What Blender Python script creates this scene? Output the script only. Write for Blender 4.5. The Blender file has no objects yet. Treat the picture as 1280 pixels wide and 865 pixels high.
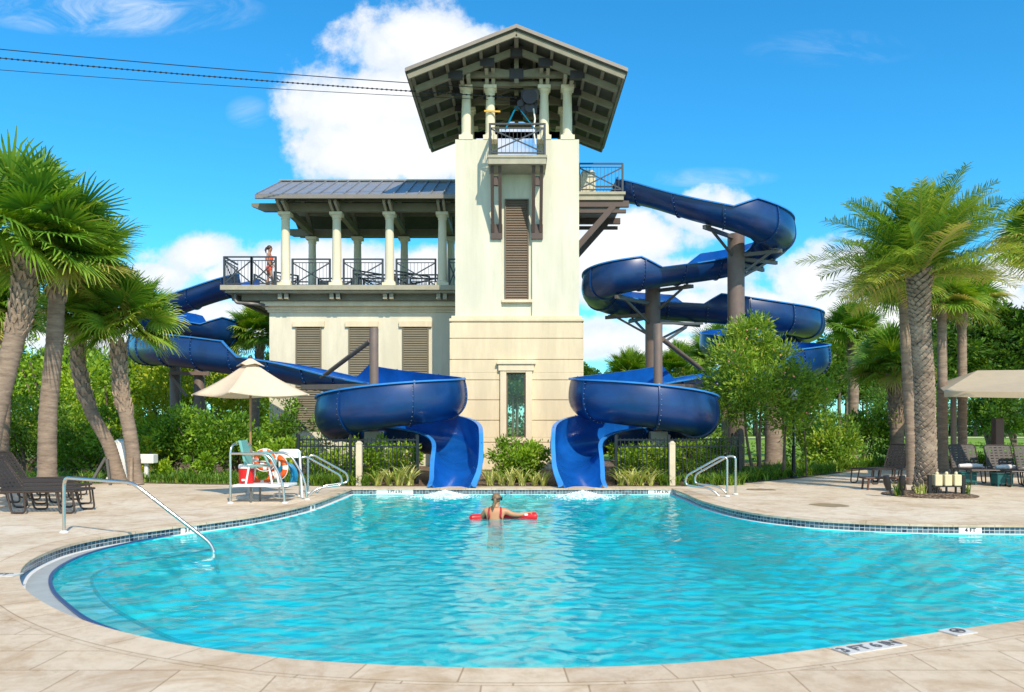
import bpy, bmesh, math, random
import numpy as np
from mathutils import Vector, Matrix, Quaternion
R = math.radians
PI = math.pi
rnd = random.Random(7)
sc = bpy.context.scene
col = sc.collection

# ------------------------------------------------------------------ helpers
CX, HY, FP, EYE = 647.0, 533.0, 1000.0, 1.5     # how the survey of the photo was read: principal column, horizon row, focal, eye height
def P(px, py, d):
    return Vector(((px - CX) * d / FP, d, EYE + (HY - py) * d / FP))
def G(px, py, z=0.0):                            # a point on the level plane z
    d = (EYE - z) * FP / (py - HY)
    return Vector(((px - CX) * d / FP, d, z))
def X(px, d): return (px - CX) * d / FP
def Zp(py, d): return EYE + (HY - py) * d / FP

def tag(o, label=None, cat=None, group=None, kind=None):
    if label: o['label'] = label
    if cat: o['category'] = cat
    if group: o['group'] = group
    if kind: o['kind'] = kind
    return o
def thing(name, label, cat, loc=(0, 0, 0), rz=0.0, group=None):
    o = bpy.data.objects.new(name, None); col.objects.link(o)
    o.empty_display_size = 0.2
    o.location = loc; o.rotation_euler = (0, 0, rz)
    return tag(o, label, cat, group)
def copy_tree(o, parent=None):
    c = o.copy(); col.objects.link(c)
    if parent is not None:
        c.parent = parent
    for ch in list(o.children):
        copy_tree(ch, c)
    return c
def root_offset(p):
    v = Vector((0, 0, 0))
    while p is not None:
        v += Vector(p.location); p = p.parent
    return v

class MB:
    def __init__(s): s.v = []; s.f = []
    def add(s, vs, fs):
        b = len(s.v)
        s.v.extend([tuple(v) for v in vs])
        s.f.extend([tuple(i + b for i in f) for f in fs])
        return s
    def box(s, x0, x1, y0, y1, z0, z1):
        vs = [(x, y, z) for z in (z0, z1) for y in (y0, y1) for x in (x0, x1)]
        return s.add(vs, [(0, 2, 3, 1), (4, 5, 7, 6), (0, 1, 5, 4), (2, 6, 7, 3), (0, 4, 6, 2), (1, 3, 7, 5)])
    def beam(s, p0, p1, w, h, up=(0, 0, 1)):
        p0 = Vector(p0); p1 = Vector(p1); t = (p1 - p0).normalized()
        up = Vector(up)
        if abs(t.dot(up)) > 0.98: up = Vector((0, 1, 0))
        a = t.cross(up).normalized(); b = a.cross(t).normalized()
        vs = []
        for p in (p0, p1):
            for (i, j) in ((-1, -1), (1, -1), (1, 1), (-1, 1)):
                vs.append(p + a * (i * w / 2) + b * (j * h / 2))
        return s.add(vs, [(3, 2, 1, 0), (4, 5, 6, 7), (0, 1, 5, 4), (1, 2, 6, 5), (2, 3, 7, 6), (3, 0, 4, 7)])
    def tube(s, pts, r, n=8, closed=False, caps=True):
        pts = [Vector(p) for p in pts]; m = len(pts)
        rr = r if isinstance(r, (list, tuple)) else [r] * m
        vs = []; a = None
        for i, p in enumerate(pts):
            if closed: t = pts[(i + 1) % m] - pts[i - 1]
            else: t = pts[min(i + 1, m - 1)] - pts[max(i - 1, 0)]
            t.normalize()
            if a is None:
                a = t.cross(Vector((0, 0, 1)) if abs(t.z) < .95 else Vector((1, 0, 0)))
            else:
                a = a - t * a.dot(t)
            a.normalize(); b = t.cross(a)
            for k in range(n):
                q = 2 * PI * k / n
                vs.append(p + (a * math.cos(q) + b * math.sin(q)) * rr[i])
        fs = []
        for i in range(m if closed else m - 1):
            j = (i + 1) % m
            for k in range(n):
                fs.append((i * n + k, i * n + (k + 1) % n, j * n + (k + 1) % n, j * n + k))
        if caps and not closed:
            fs.append(tuple(reversed(range(n)))); fs.append(tuple(range((m - 1) * n, m * n)))
        return s.add(vs, fs)
    def lathe(s, prof, c=(0, 0, 0), n=16):
        vs = []; c = Vector(c)
        for (r, z) in prof:
            for k in range(n):
                q = 2 * PI * k / n
                vs.append(c + Vector((r * math.cos(q), r * math.sin(q), z)))
        fs = []
        for i in range(len(prof) - 1):
            for k in range(n):
                fs.append((i * n + k, i * n + (k + 1) % n, (i + 1) * n + (k + 1) % n, (i + 1) * n + k))
        fs.append(tuple(reversed(range(n)))); fs.append(tuple(range((len(prof) - 1) * n, len(prof) * n)))
        return s.add(vs, fs)
    def ball(s, c, r, n=10, m=6):
        rx, ry, rz = r if isinstance(r, (tuple, list)) else (r, r, r)
        c = Vector(c); vs = [c + Vector((0, 0, -rz))]
        for i in range(1, m):
            f = -PI / 2 + PI * i / m
            for k in range(n):
                q = 2 * PI * k / n
                vs.append(c + Vector((rx * math.cos(f) * math.cos(q), ry * math.cos(f) * math.sin(q), rz * math.sin(f))))
        vs.append(c + Vector((0, 0, rz)))
        fs = [(0, 1 + (k + 1) % n, 1 + k) for k in range(n)]
        for i in range(m - 2):
            for k in range(n):
                a = 1 + i * n + k; b = 1 + i * n + (k + 1) % n
                fs.append((a, b, b + n, a + n))
        t = len(vs) - 1; o = 1 + (m - 2) * n
        fs += [(o + k, o + (k + 1) % n, t) for k in range(n)]
        return s.add(vs, fs)
    def extrude(s, poly, vec):
        n = len(poly); vec = Vector(vec)
        vs = [Vector(p) for p in poly] + [Vector(p) + vec for p in poly]
        fs = [tuple(range(n)), tuple(reversed(range(n, 2 * n)))]
        for i in range(n):
            j = (i + 1) % n
            fs.append((i, i + n, j + n, j))
        return s.add(vs, fs)
    def build(s, name, mat, parent=None, smooth=False, angle=40, bevel=0, local=False):
        off = Vector((0, 0, 0)) if local else root_offset(parent)
        me = bpy.data.meshes.new(name)
        a = np.array(s.v, dtype=float).reshape(-1, 3) - np.array(off)
        me.from_pydata(a.tolist(), [], s.f)
        return finish(me, name, mat, parent, smooth, angle, bevel)
def finish(me, name, mat, parent=None, smooth=False, angle=40, bevel=0, recalc=True):
    if recalc:
        bm = bmesh.new(); bm.from_mesh(me); bmesh.ops.recalc_face_normals(bm, faces=bm.faces); bm.to_mesh(me); bm.free()
    for m in (mat if isinstance(mat, (list, tuple)) else [mat]): me.materials.append(m)
    if smooth:
        me.polygons.foreach_set('use_smooth', [True] * len(me.polygons))
        me.set_sharp_from_angle(angle=R(angle))
    me.update()
    o = bpy.data.objects.new(name, me); col.objects.link(o)
    if parent is not None: o.parent = parent
    if bevel:
        b = o.modifiers.new('bevel', 'BEVEL'); b.width = bevel; b.segments = 2; b.limit_method = 'ANGLE'
    return o
def soup(name, V, F, mat, parent=None, tint=None, smooth=False):
    """numpy vertex / face arrays -> mesh; tint = one float per face (the leaf's own colour)"""
    off = root_offset(parent)
    V = np.asarray(V, dtype=np.float32) - np.array(off, dtype=np.float32)
    F = np.asarray(F, dtype=np.int32)
    me = bpy.data.meshes.new(name)
    nf, k = F.shape
    me.vertices.add(len(V)); me.vertices.foreach_set('co', V.ravel())
    me.loops.add(nf * k); me.loops.foreach_set('vertex_index', F.ravel())
    me.polygons.add(nf); me.polygons.foreach_set('loop_start', np.arange(nf, dtype=np.int32) * k)
    me.update(calc_edges=True); me.validate()
    if tint is not None:
        at = me.attributes.new('tint', 'FLOAT', 'FACE')
        at.data.foreach_set('value', np.asarray(tint, dtype=np.float32))
    return finish(me, name, mat, parent, smooth, recalc=False)
def catmull(pts, n=8, closed=False):
    pts = [Vector(p) for p in pts]; m = len(pts); out = []
    for i in range(m if closed else m - 1):
        if closed: p0, p1, p2, p3 = pts[i - 1], pts[i], pts[(i + 1) % m], pts[(i + 2) % m]
        else: p0, p1, p2, p3 = pts[max(i - 1, 0)], pts[i], pts[i + 1], pts[min(i + 2, m - 1)]
        for k in range(n):
            t = k / n
            out.append(0.5 * ((2 * p1) + (p2 - p0) * t + (2 * p0 - 5 * p1 + 4 * p2 - p3) * t * t + (3 * p1 - p0 - 3 * p2 + p3) * t ** 3))
    if not closed: out.append(pts[-1].copy())
    return out
def bend(pts, r=0.12, n=5):
    """polyline with rounded corners, for bent steel tube"""
    pts = [Vector(p) for p in pts]; out = [pts[0]]
    for i in range(1, len(pts) - 1):
        a, b, c = pts[i - 1], pts[i], pts[i + 1]
        k = min(r, (a - b).length * .48, (c - b).length * .48)
        p = b + (a - b).normalized() * k; q = b + (c - b).normalized() * k
        for j in range(n + 1):
            t = j / n
            out.append(p * (1 - t) ** 2 + b * 2 * t * (1 - t) + q * t * t)
    out.append(pts[-1]); return out
def sheet(name, outer, holes, z, mat):
    bm = bmesh.new()
    for loop in [outer] + holes:
        vs = [bm.verts.new((p[0], p[1], z)) for p in loop]
        for i in range(len(vs)): bm.edges.new((vs[i - 1], vs[i]))
    bmesh.ops.triangle_fill(bm, use_beauty=True, use_dissolve=False, edges=bm.edges[:])
    for f in bm.faces:
        if f.normal.z < 0: f.normal_flip()
    me = bpy.data.meshes.new(name); bm.to_mesh(me); bm.free()
    return finish(me, name, mat, recalc=False)

# ------------------------------------------------------------------ materials
def newmat(name):
    m = bpy.data.materials.new(name); m.use_nodes = True
    nt = m.node_tree; return m, nt, nt.nodes['Principled BSDF']
def N(nt, typ, **kw):
    n = nt.nodes.new(typ)
    for k, v in kw.items():
        if k.startswith('i_'): n.inputs[k[2:].replace('_', ' ')].default_value = v
        else: setattr(n, k, v)
    return n
def L(nt, a, b): nt.links.new(a, b)
def ramp(nt, fac, stops):
    r = nt.nodes.new('ShaderNodeValToRGB'); e = r.color_ramp.elements
    while len(e) < len(stops): e.new(0.5)
    for i, (p, c) in enumerate(stops):
        e[i].position = p; e[i].color = (*c, 1) if len(c) == 3 else c
    L(nt, fac, r.inputs['Fac']); return r.outputs['Color']
def paint(name, c, rough=.5, metal=0.0, var=.12, scale=3.0, bump=0.0, bscale=40.0, coat=0.0, spec=.5):
    """plain coated / cast surface with its own patchiness"""
    m, nt, p = newmat(name)
    tc = N(nt, 'ShaderNodeTexCoord')
    no = N(nt, 'ShaderNodeTexNoise', i_Scale=scale, i_Detail=6.0, i_Roughness=.65)
    L(nt, tc.outputs['Object'], no.inputs['Vector'])
    lo = tuple(max(0, x * (1 - var)) for x in c); hi = tuple(min(1, x * (1 + var)) for x in c)
    L(nt, ramp(nt, no.outputs['Fac'], [(.3, lo), (.7, hi)]), p.inputs['Base Color'])
    p.inputs['Roughness'].default_value = rough; p.inputs['Metallic'].default_value = metal
    p.inputs['Coat Weight'].default_value = coat; p.inputs['Coat Roughness'].default_value = .08
    p.inputs['Specular IOR Level'].default_value = spec
    if bump:
        n2 = N(nt, 'ShaderNodeTexNoise', i_Scale=bscale, i_Detail=4.0)
        L(nt, tc.outputs['Object'], n2.inputs['Vector'])
        b = N(nt, 'ShaderNodeBump', i_Strength=bump, i_Distance=.02)
        L(nt, n2.outputs['Fac'], b.inputs['Height']); L(nt, b.outputs['Normal'], p.inputs['Normal'])
    return m
def leafmat(name, stops, rough=.45, trans=.3):
    m, nt, p = newmat(name)
    at = N(nt, 'ShaderNodeAttribute', attribute_name='tint')
    c = ramp(nt, at.outputs['Fac'], stops)
    L(nt, c, p.inputs['Base Color']); p.inputs['Roughness'].default_value = rough
    p.inputs['Specular IOR Level'].default_value = .35
    tr = N(nt, 'ShaderNodeBsdfTranslucent')
    hs = N(nt, 'ShaderNodeHueSaturation', i_Hue=.485, i_Saturation=1.1, i_Value=1.25)
    L(nt, c, hs.inputs['Color']); L(nt, hs.outputs['Color'], tr.inputs['Color'])
    mx = N(nt, 'ShaderNodeMixShader', i_Fac=trans)
    L(nt, p.outputs[0], mx.inputs[1]); L(nt, tr.outputs[0], mx.inputs[2])
    L(nt, mx.outputs[0], nt.nodes['Material Output'].inputs['Surface'])
    return m
def stucco(name, c):
    m, nt, p = newmat(name)
    tc = N(nt, 'ShaderNodeTexCoord')
    n1 = N(nt, 'ShaderNodeTexNoise', i_Scale=.8, i_Detail=8.0, i_Roughness=.7)
    mp = N(nt, 'ShaderNodeMapping'); mp.inputs['Scale'].default_value = (1.6, 1.6, .35)
    L(nt, tc.outputs['Object'], mp.inputs['Vector']); L(nt, mp.outputs[0], n1.inputs['Vector'])
    a = tuple(x * .90 for x in c); b = tuple(min(1, x * 1.05) for x in c)
    L(nt, ramp(nt, n1.outputs['Fac'], [(.30, tuple(x * .84 for x in c)), (.46, a), (.64, b)]), p.inputs['Base Color'])
    mp2 = N(nt, 'ShaderNodeMapping'); mp2.inputs['Scale'].default_value = (7, 7, .22)
    n3 = N(nt, 'ShaderNodeTexNoise', i_Scale=1.0, i_Detail=5.0, i_Roughness=.6); L(nt, tc.outputs['Object'], mp2.inputs['Vector']); L(nt, mp2.outputs[0], n3.inputs['Vector'])
    st = ramp(nt, n3.outputs['Fac'], [(.34, (.80, .78, .74)), (.47, (1, 1, 1))])
    old = p.inputs['Base Color'].links[0].from_socket
    mu = N(nt, 'ShaderNodeMix', data_type='RGBA', blend_type='MULTIPLY'); mu.inputs['Factor'].default_value = .2
    L(nt, old, mu.inputs['A']); L(nt, st, mu.inputs['B']); L(nt, mu.outputs['Result'], p.inputs['Base Color'])
    p.inputs['Roughness'].default_value = .85; p.inputs['Specular IOR Level'].default_value = .2
    n2 = N(nt, 'ShaderNodeTexNoise', i_Scale=90.0, i_Detail=3.0)
    L(nt, tc.outputs['Object'], n2.inputs['Vector'])
    bp = N(nt, 'ShaderNodeBump', i_Strength=.25, i_Distance=.01)
    L(nt, n2.outputs['Fac'], bp.inputs['Height']); L(nt, bp.outputs[0], p.inputs['Normal'])
    return m
def trunkmat(name, c0, c1, ring=14.0):
    m, nt, p = newmat(name)
    tc = N(nt, 'ShaderNodeTexCoord')
    mp = N(nt, 'ShaderNodeMapping'); mp.inputs['Scale'].default_value = (3, 3, ring)
    no = N(nt, 'ShaderNodeTexNoise', i_Scale=1.0, i_Detail=7.0, i_Roughness=.7)
    L(nt, tc.outputs['Object'], mp.inputs[0]); L(nt, mp.outputs[0], no.inputs['Vector'])
    L(nt, ramp(nt, no.outputs['Fac'], [(.3, c0), (.7, c1)]), p.inputs['Base Color'])
    p.inputs['Roughness'].default_value = .9
    b = N(nt, 'ShaderNodeBump', i_Strength=.7, i_Distance=.03)
    L(nt, no.outputs['Fac'], b.inputs['Height']); L(nt, b.outputs[0], p.inputs['Normal'])
    return m
M = {}
M['tower'] = stucco('pale_green_stucco', (.72, .695, .555))
M['cream'] = stucco('cream_stucco', (.77, .65, .45))
M['wing'] = stucco('ivory_stucco', (.74, .69, .54))
M['trim'] = stucco('trim_cast_stone', (.78, .67, .48))
M['column'] = stucco('column_paint', (.80, .74, .56))
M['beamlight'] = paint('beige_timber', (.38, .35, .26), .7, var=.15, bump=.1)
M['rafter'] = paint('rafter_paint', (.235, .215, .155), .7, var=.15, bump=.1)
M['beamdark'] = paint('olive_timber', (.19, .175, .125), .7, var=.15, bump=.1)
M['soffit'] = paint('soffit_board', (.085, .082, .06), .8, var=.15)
M['gusset'] = paint('gusset_steel', (.055, .05, .055), .5, metal=.3)
M['brown'] = paint('brown_paint', (.085, .055, .045), .55, var=.1)
M['louver'] = paint('louver_paint', (.15, .105, .07), .6, var=.08)
M['shutter'] = paint('olive_shutter', (.17, .145, .095), .6, var=.08)
M['rail'] = paint('railing_paint', (.045, .055, .065), .45, metal=.2, var=.1)
M['roof'] = paint('standing_seam_metal', (.30, .31, .34), .38, metal=.25, var=.12)
M['rooftop'] = paint('roof_edge_metal', (.23, .20, .17), .5, metal=.2, var=.1)
M['post'] = paint('slide_column_paint', (.17, .125, .105), .55, var=.15, bump=.05)
M['steelgrey'] = paint('galvanised_arm', (.16, .15, .14), .5, metal=.4, var=.15)
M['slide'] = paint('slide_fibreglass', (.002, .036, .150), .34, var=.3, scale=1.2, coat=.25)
M['slide_in'] = paint('slide_gelcoat_lit', (.006, .105, .44), .2, var=.25, scale=1.6, coat=.5)  # the flume's blue made lighter inside, sunlight painted into the colour
M['slide_rim_sunlit'] = paint('slide_rim_sunlit', (.035, .23, .62), .35, var=.12)  # lighter blue stands for sun falling on the rim top
M['bolt'] = paint('bolt_steel', (.45, .5, .6), .35, metal=.7)
M['concrete'] = paint('pier_concrete', (.55, .52, .46), .9, var=.15, bump=.2)
M['steel'] = paint('stainless_tube', (.66, .62, .56), .22, metal=.95, var=.06)
M['fence'] = paint('black_fence', (.012, .018, .022), .4, metal=.2)
M['bollard'] = paint('cream_post', (.62, .53, .38), .7, var=.12)
M['canvas'] = paint('umbrella_canvas', (.72, .56, .40), .9, var=.05, scale=6)
M['canvas2'] = paint('shade_canvas', (.45, .37, .26), .9, var=.06)
M['wood'] = paint('umbrella_pole_wood', (.33, .19, .08), .5, var=.2, scale=8)
M['red'] = paint('red_plastic', (.62, .012, .012), .35, var=.08)
M['tubefoam'] = paint('red_vinyl_foam', (.66, .006, .012), .38, var=.06)
M['orange'] = paint('orange_plastic', (.80, .115, .012), .45, var=.08)
M['white'] = paint('white_plastic', (.78, .78, .75), .45, var=.04)
M['teal'] = paint('teal_resin', (.16, .42, .38), .5, var=.06)
M['hose'] = paint('blue_hose', (.0, .19, .36), .45, var=.12)
M['lounge'] = paint('lounger_strap', (.05, .042, .038), .6, var=.15)
M['loungeframe'] = paint('lounger_frame', (.06, .042, .032), .45, metal=.2)
M['towel'] = paint('towel_cloth', (.72, .66, .62), .95, var=.1, scale=14)
M['tealbox'] = paint('teal_crate', (.01, .11, .11), .6)
M['cable'] = paint('steel_cable', (.03, .035, .045), .5, metal=.4)
M['yellow'] = paint('yellow_strap', (.75, .42, .02), .6)
M['skin'] = paint('skin', (.50, .24, .12), .5, var=.08, scale=5)
M['skin2'] = paint('skin_tan', (.40, .19, .11), .5, var=.08, scale=5)
M['suit'] = paint('red_swimsuit', (.48, .012, .02), .6)
M['coral'] = paint('coral_clothes', (.80, .10, .04), .8)
M['hair'] = paint('blond_hair', (.20, .12, .06), .55, var=.4, scale=30)
M['hair2'] = paint('dark_hair', (.045, .025, .018), .5, var=.3, scale=30)
M['black'] = paint('black_plastic', (.015, .015, .016), .35)
M['cup'] = paint('cream_box', (.66, .58, .36), .6, var=.1)
M['mark'] = paint('white_tile', (.76, .75, .70), .35, var=.05)
M['ink2'] = paint('worn_lettering', (.10, .10, .11), .6, var=.4, scale=30)
M['mark2'] = paint('worn_white_tile', (.62, .61, .58), .5, var=.1, scale=20)
M['ink'] = paint('black_lettering', (.012, .012, .012), .5)
M['teak'] = paint('brown_table', (.12, .055, .035), .5, var=.2)
M['globe'] = paint('lamp_globe', (.8, .8, .78), .3, var=.02)
M['bark'] = trunkmat('palm_bark', (.15, .108, .08), (.36, .275, .205), 12)
M['boot'] = trunkmat('palm_boots', (.22, .15, .10), (.46, .36, .27), 5)
M['datebark'] = trunkmat('date_palm_bark', (.12, .085, .06), (.46, .36, .27), 5)
M['datedark'] = trunkmat('date_palm_core', (.05, .036, .026), (.14, .105, .08), 5)
M['stem'] = trunkmat('shrub_stem', (.10, .075, .05), (.26, .19, .13), 4)
M['fan'] = leafmat('fan_leaf', [(0, (0.038, 0.106, 0.014)), (.45, (0.118, 0.270, 0.027)), (.8, (0.298, 0.440, 0.047)), (1, (0.422, 0.383, 0.095))], .42, .28)
M['date'] = leafmat('feather_leaf', [(0, (0.056, 0.163, 0.024)), (.45, (0.187, 0.340, 0.041)), (.8, (0.422, 0.482, 0.061)), (1, (0.447, 0.340, 0.135))], .42, .28)
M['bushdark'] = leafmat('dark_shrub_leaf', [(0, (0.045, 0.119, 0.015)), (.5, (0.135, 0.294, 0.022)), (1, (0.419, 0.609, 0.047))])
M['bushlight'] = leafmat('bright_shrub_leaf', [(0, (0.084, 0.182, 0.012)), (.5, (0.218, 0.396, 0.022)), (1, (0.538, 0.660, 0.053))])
M['oleander'] = leafmat('oleander_leaf', [(0, (0.055, 0.138, 0.019)), (.5, (0.202, 0.368, 0.032)), (.93, (0.442, 0.552, 0.064)), (1, (0.800, 0.460, 0.128))])
M['yellowleaf'] = leafmat('yellow_green_leaf', [(0, (0.173, 0.259, 0.014)), (.5, (0.374, 0.461, 0.024)), (1, (0.720, 0.662, 0.048))])
M['flax'] = leafmat('variegated_blade', [(0, (.24, .36, .05)), (.4, (.60, .62, .16)), (1, (.8, .76, .36))])
M['grassy'] = leafmat('liriope_blade', [(0, (0.045, 0.135, 0.018)), (.6, (0.150, 0.300, 0.030)), (1, (0.360, 0.450, 0.060))])
M['pine'] = leafmat('pine_needles', [(0, (0.035, 0.088, 0.016)), (.6, (0.096, 0.208, 0.022)), (1, (0.240, 0.352, 0.048))])
M['pinebark'] = trunkmat('pine_bark', (.09, .07, .055), (.22, .17, .13), 3)
M['pinkflower'] = paint('flower', (.75, .28, .20), .7)

def glassmat():
    m, nt, p = newmat('window_glass')
    nt.nodes.remove(p)
    t = N(nt, 'ShaderNodeBsdfTransparent'); t.inputs[0].default_value = (.8, .85, .8, 1)
    g = N(nt, 'ShaderNodeBsdfGlossy', i_Roughness=.02)
    fr = N(nt, 'ShaderNodeFresnel', i_IOR=1.5)
    mx = N(nt, 'ShaderNodeMixShader')
    L(nt, fr.outputs[0], mx.inputs[0]); L(nt, t.outputs[0], mx.inputs[1]); L(nt, g.outputs[0], mx.inputs[2])
    L(nt, mx.outputs[0], nt.nodes['Material Output'].inputs['Surface']); return m
M['glass'] = glassmat()
EXPOSURE = 0.27; SUN = 4.0; SKYTINT = (.70, 1.52, 1.85, 1)
SKYSAT, SKYVAL, CLOUDVAL = 1.09, 1.06, 9.2
POOLCOL = (.05, .80, .82)
WAVE = 1.0
WATERCOL = (.05, .72, .86, 1); WATERDENS = .10; WATERDIFF = (.01, .72, .78, 1); WATERMILK = .36
# ------------------------------------------------------------------ camera, sun, sky
cam_d = bpy.data.cameras.new('camera'); cam = bpy.data.objects.new('camera', cam_d); col.objects.link(cam)
cam.location = (0, 0, EYE); cam.rotation_euler = (R(90), 0, 0)
cam_d.sensor_width = 36.0; cam_d.lens = 36.0 * FP / 1280
cam_d.shift_x = -(CX - 640) / 1280; cam_d.shift_y = (HY - 432.5) / 1280
cam_d.clip_start = .1; cam_d.clip_end = 3000
cam_d.dof.use_dof = True; cam_d.dof.focus_distance = 24; cam_d.dof.aperture_fstop = 3.2
sc.camera = cam
EL, AZ = R(42), R(22)
S = Vector((math.sin(AZ) * math.cos(EL), -math.cos(AZ) * math.cos(EL), math.sin(EL)))
sl = bpy.data.lights.new('sun', 'SUN'); sl.energy = SUN; sl.angle = R(.53); sl.color = (1, .875, .70)
so = bpy.data.objects.new('sun', sl); col.objects.link(so)
so.rotation_euler = S.to_track_quat('Z', 'Y').to_euler(); so.location = S * 60
sc.view_settings.view_transform = 'Standard'; sc.view_settings.look = 'None'
sc.view_settings.exposure = EXPOSURE; sc.view_settings.gamma = 1.0; sc.view_settings.use_curve_mapping = False
sc.cycles.max_bounces = 10; sc.cycles.transparent_max_bounces = 24; sc.cycles.caustics_refractive = False

w = bpy.data.worlds.new('World'); sc.world = w; w.use_nodes = True
nt = w.node_tree; bg = nt.nodes['Background']; bg.inputs['Strength'].default_value = .1
sky = N(nt, 'ShaderNodeTexSky', sky_type='NISHITA', sun_disc=False, sun_elevation=EL,
        sun_rotation=math.atan2(S.x, S.y), altitude=0, air_density=1.0, dust_density=.4, ozone_density=2.0)
hs = N(nt, 'ShaderNodeHueSaturation', i_Saturation=SKYSAT, i_Value=SKYVAL)
tint = N(nt, 'ShaderNodeMix', data_type='RGBA', blend_type='MULTIPLY'); tint.inputs['Factor'].default_value = 1; tint.inputs['B'].default_value = SKYTINT; tint.clamp_result = False
L(nt, sky.outputs[0], tint.inputs['A']); L(nt, tint.outputs['Result'], hs.inputs['Color'])
tc = N(nt, 'ShaderNodeTexCoord'); sp = N(nt, 'ShaderNodeSeparateXYZ'); L(nt, tc.outputs['Generated'], sp.inputs[0])
def mth(op, a, b=None, c=None):
    n = nt.nodes.new('ShaderNodeMath'); n.operation = op
    for i, v in enumerate((a, b, c)):
        if v is None: continue
        if isinstance(v, (int, float)): n.inputs[i].default_value = v
        else: L(nt, v, n.inputs[i])
    return n.outputs[0]
# clouds stand in the sky by compass direction: u = east/north, v = up/north
yy = mth('MAXIMUM', mth('ABSOLUTE', sp.outputs['Y']), .05)
u = mth('DIVIDE', sp.outputs['X'], yy); v = mth('DIVIDE', sp.outputs['Z'], yy)
cl = [(495, 55, 125, 66), (445, 122, 120, 66), (520, 125, 165, 86), (455, 188, 112, 58), (560, 185, 130, 64), (600, 60, 60, 34),
      (240, 322, 78, 34), (305, 340, 88, 32), (205, 345, 60, 28), (430, 335, 190, 40), (150, 420, 160, 35), (300, 400, 120, 30),
      (800, 298, 110, 38), (880, 272, 72, 34), (750, 320, 80, 44), (860, 345, 120, 36), (900, 385, 140, 42), (760, 425, 100, 36), (800, 372, 100, 26), (840, 440, 140, 24),
      (1010, 345, 78, 48), (1085, 388, 110, 42), (960, 395, 90, 34), (1225, 365, 90, 60), (1150, 400, 120, 44), (1275, 330, 60, 44)]
bias = None
for (px, py, rx, ry) in cl:
    a = mth('DIVIDE', mth('SUBTRACT', u, (px - CX) / FP), rx / FP)
    b = mth('DIVIDE', mth('SUBTRACT', v, (HY - py) / FP), ry / FP)
    d = mth('SUBTRACT', 1.0, mth('SQRT', mth('ADD', mth('MULTIPLY', a, a), mth('MULTIPLY', b, b))))
    bias = d if bias is None else mth('MAXIMUM', bias, d)
# unseen broken cloud added behind the camera as neutral white fill light
rear_fill = mth('MULTIPLY', mth('LESS_THAN', sp.outputs['Y'], .12), 1.32)
bias = mth('MAXIMUM', bias, mth('SUBTRACT', rear_fill, 1.2))
cb = N(nt, 'ShaderNodeCombineXYZ'); L(nt, u, cb.inputs[0]); L(nt, v, cb.inputs[1]); L(nt, mth('MULTIPLY', sp.outputs['Y'], .5), cb.inputs[2])
n1 = N(nt, 'ShaderNodeTexNoise', i_Scale=8.0, i_Detail=10.0, i_Roughness=.62); L(nt, cb.outputs[0], n1.inputs['Vector'])
dens = mth('ADD', mth('MULTIPLY', bias, .85), mth('MULTIPLY', mth('SUBTRACT', n1.outputs['Fac'], .5), 2.15))
mr = N(nt, 'ShaderNodeMapRange', interpolation_type='SMOOTHSTEP'); mr.inputs['From Min'].default_value = -.02; mr.inputs['From Max'].default_value = .34
L(nt, dens, mr.inputs['Value'])
# thin high streaks, upper left and a few faint ones to the right
wisp = None
for (px, py, rx, ry, k) in [(150, 14, 190, 34, .8), (250, 6, 70, 26, .7), (890, 222, 90, 14, .35), (1040, 60, 120, 25, .15), (560, 5, 60, 20, .0), (310, 140, 30, 22, .3)]:
    a = mth('DIVIDE', mth('SUBTRACT', u, (px - CX) / FP), rx / FP)
    b = mth('DIVIDE', mth('SUBTRACT', v, (HY - py) / FP), ry / FP)
    d = mth('MULTIPLY', mth('MAXIMUM', mth('SUBTRACT', 1.0, mth('ADD', mth('MULTIPLY', a, a), mth('MULTIPLY', b, b))), 0.0), k)
    wisp = d if wisp is None else mth('MAXIMUM', wisp, d)
mp = N(nt, 'ShaderNodeMapping'); mp.inputs['Scale'].default_value = (9, 20, 4); L(nt, cb.outputs[0], mp.inputs[0])
n2 = N(nt, 'ShaderNodeTexNoise', i_Scale=1.0, i_Detail=8.0, i_Roughness=.62, i_Distortion=.8); L(nt, mp.outputs[0], n2.inputs['Vector'])
mr2 = N(nt, 'ShaderNodeMapRange', interpolation_type='SMOOTHSTEP'); mr2.inputs['From Min'].default_value = .40; mr2.inputs['From Max'].default_value = .72
L(nt, n2.outputs['Fac'], mr2.inputs['Value'])
mask = mth('MINIMUM', mth('MAXIMUM', mth('MULTIPLY', mr.outputs[0], .96), mth('MULTIPLY', wisp, mr2.outputs[0])), 1.0)
n3 = N(nt, 'ShaderNodeTexNoise', i_Scale=11.0, i_Detail=6.0, i_Roughness=.55)
cb2 = N(nt, 'ShaderNodeCombineXYZ'); L(nt, u, cb2.inputs[0]); L(nt, mth('ADD', v, .02), cb2.inputs[1]); L(nt, cb2.outputs[0], n3.inputs['Vector'])
thick = mth('ADD', mth('MULTIPLY', dens, .55), mth('MULTIPLY', n3.outputs['Fac'], .9))
cc = ramp(nt, thick, [(.40, (.84, .93, 1.0)), (.58, (.78, .84, .93)), (.82, (1, 1, 1)), (1.0, (1, 1, 1))])
vm = N(nt, 'ShaderNodeVectorMath', operation='SCALE'); L(nt, cc, vm.inputs[0]); vm.inputs['Scale'].default_value = CLOUDVAL
mx = N(nt, 'ShaderNodeMix', data_type='RGBA'); L(nt, mask, mx.inputs['Factor']); L(nt, hs.outputs[0], mx.inputs['A']); L(nt, vm.outputs[0], mx.inputs['B'])
L(nt, mx.outputs['Result'], bg.inputs['Color'])

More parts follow.
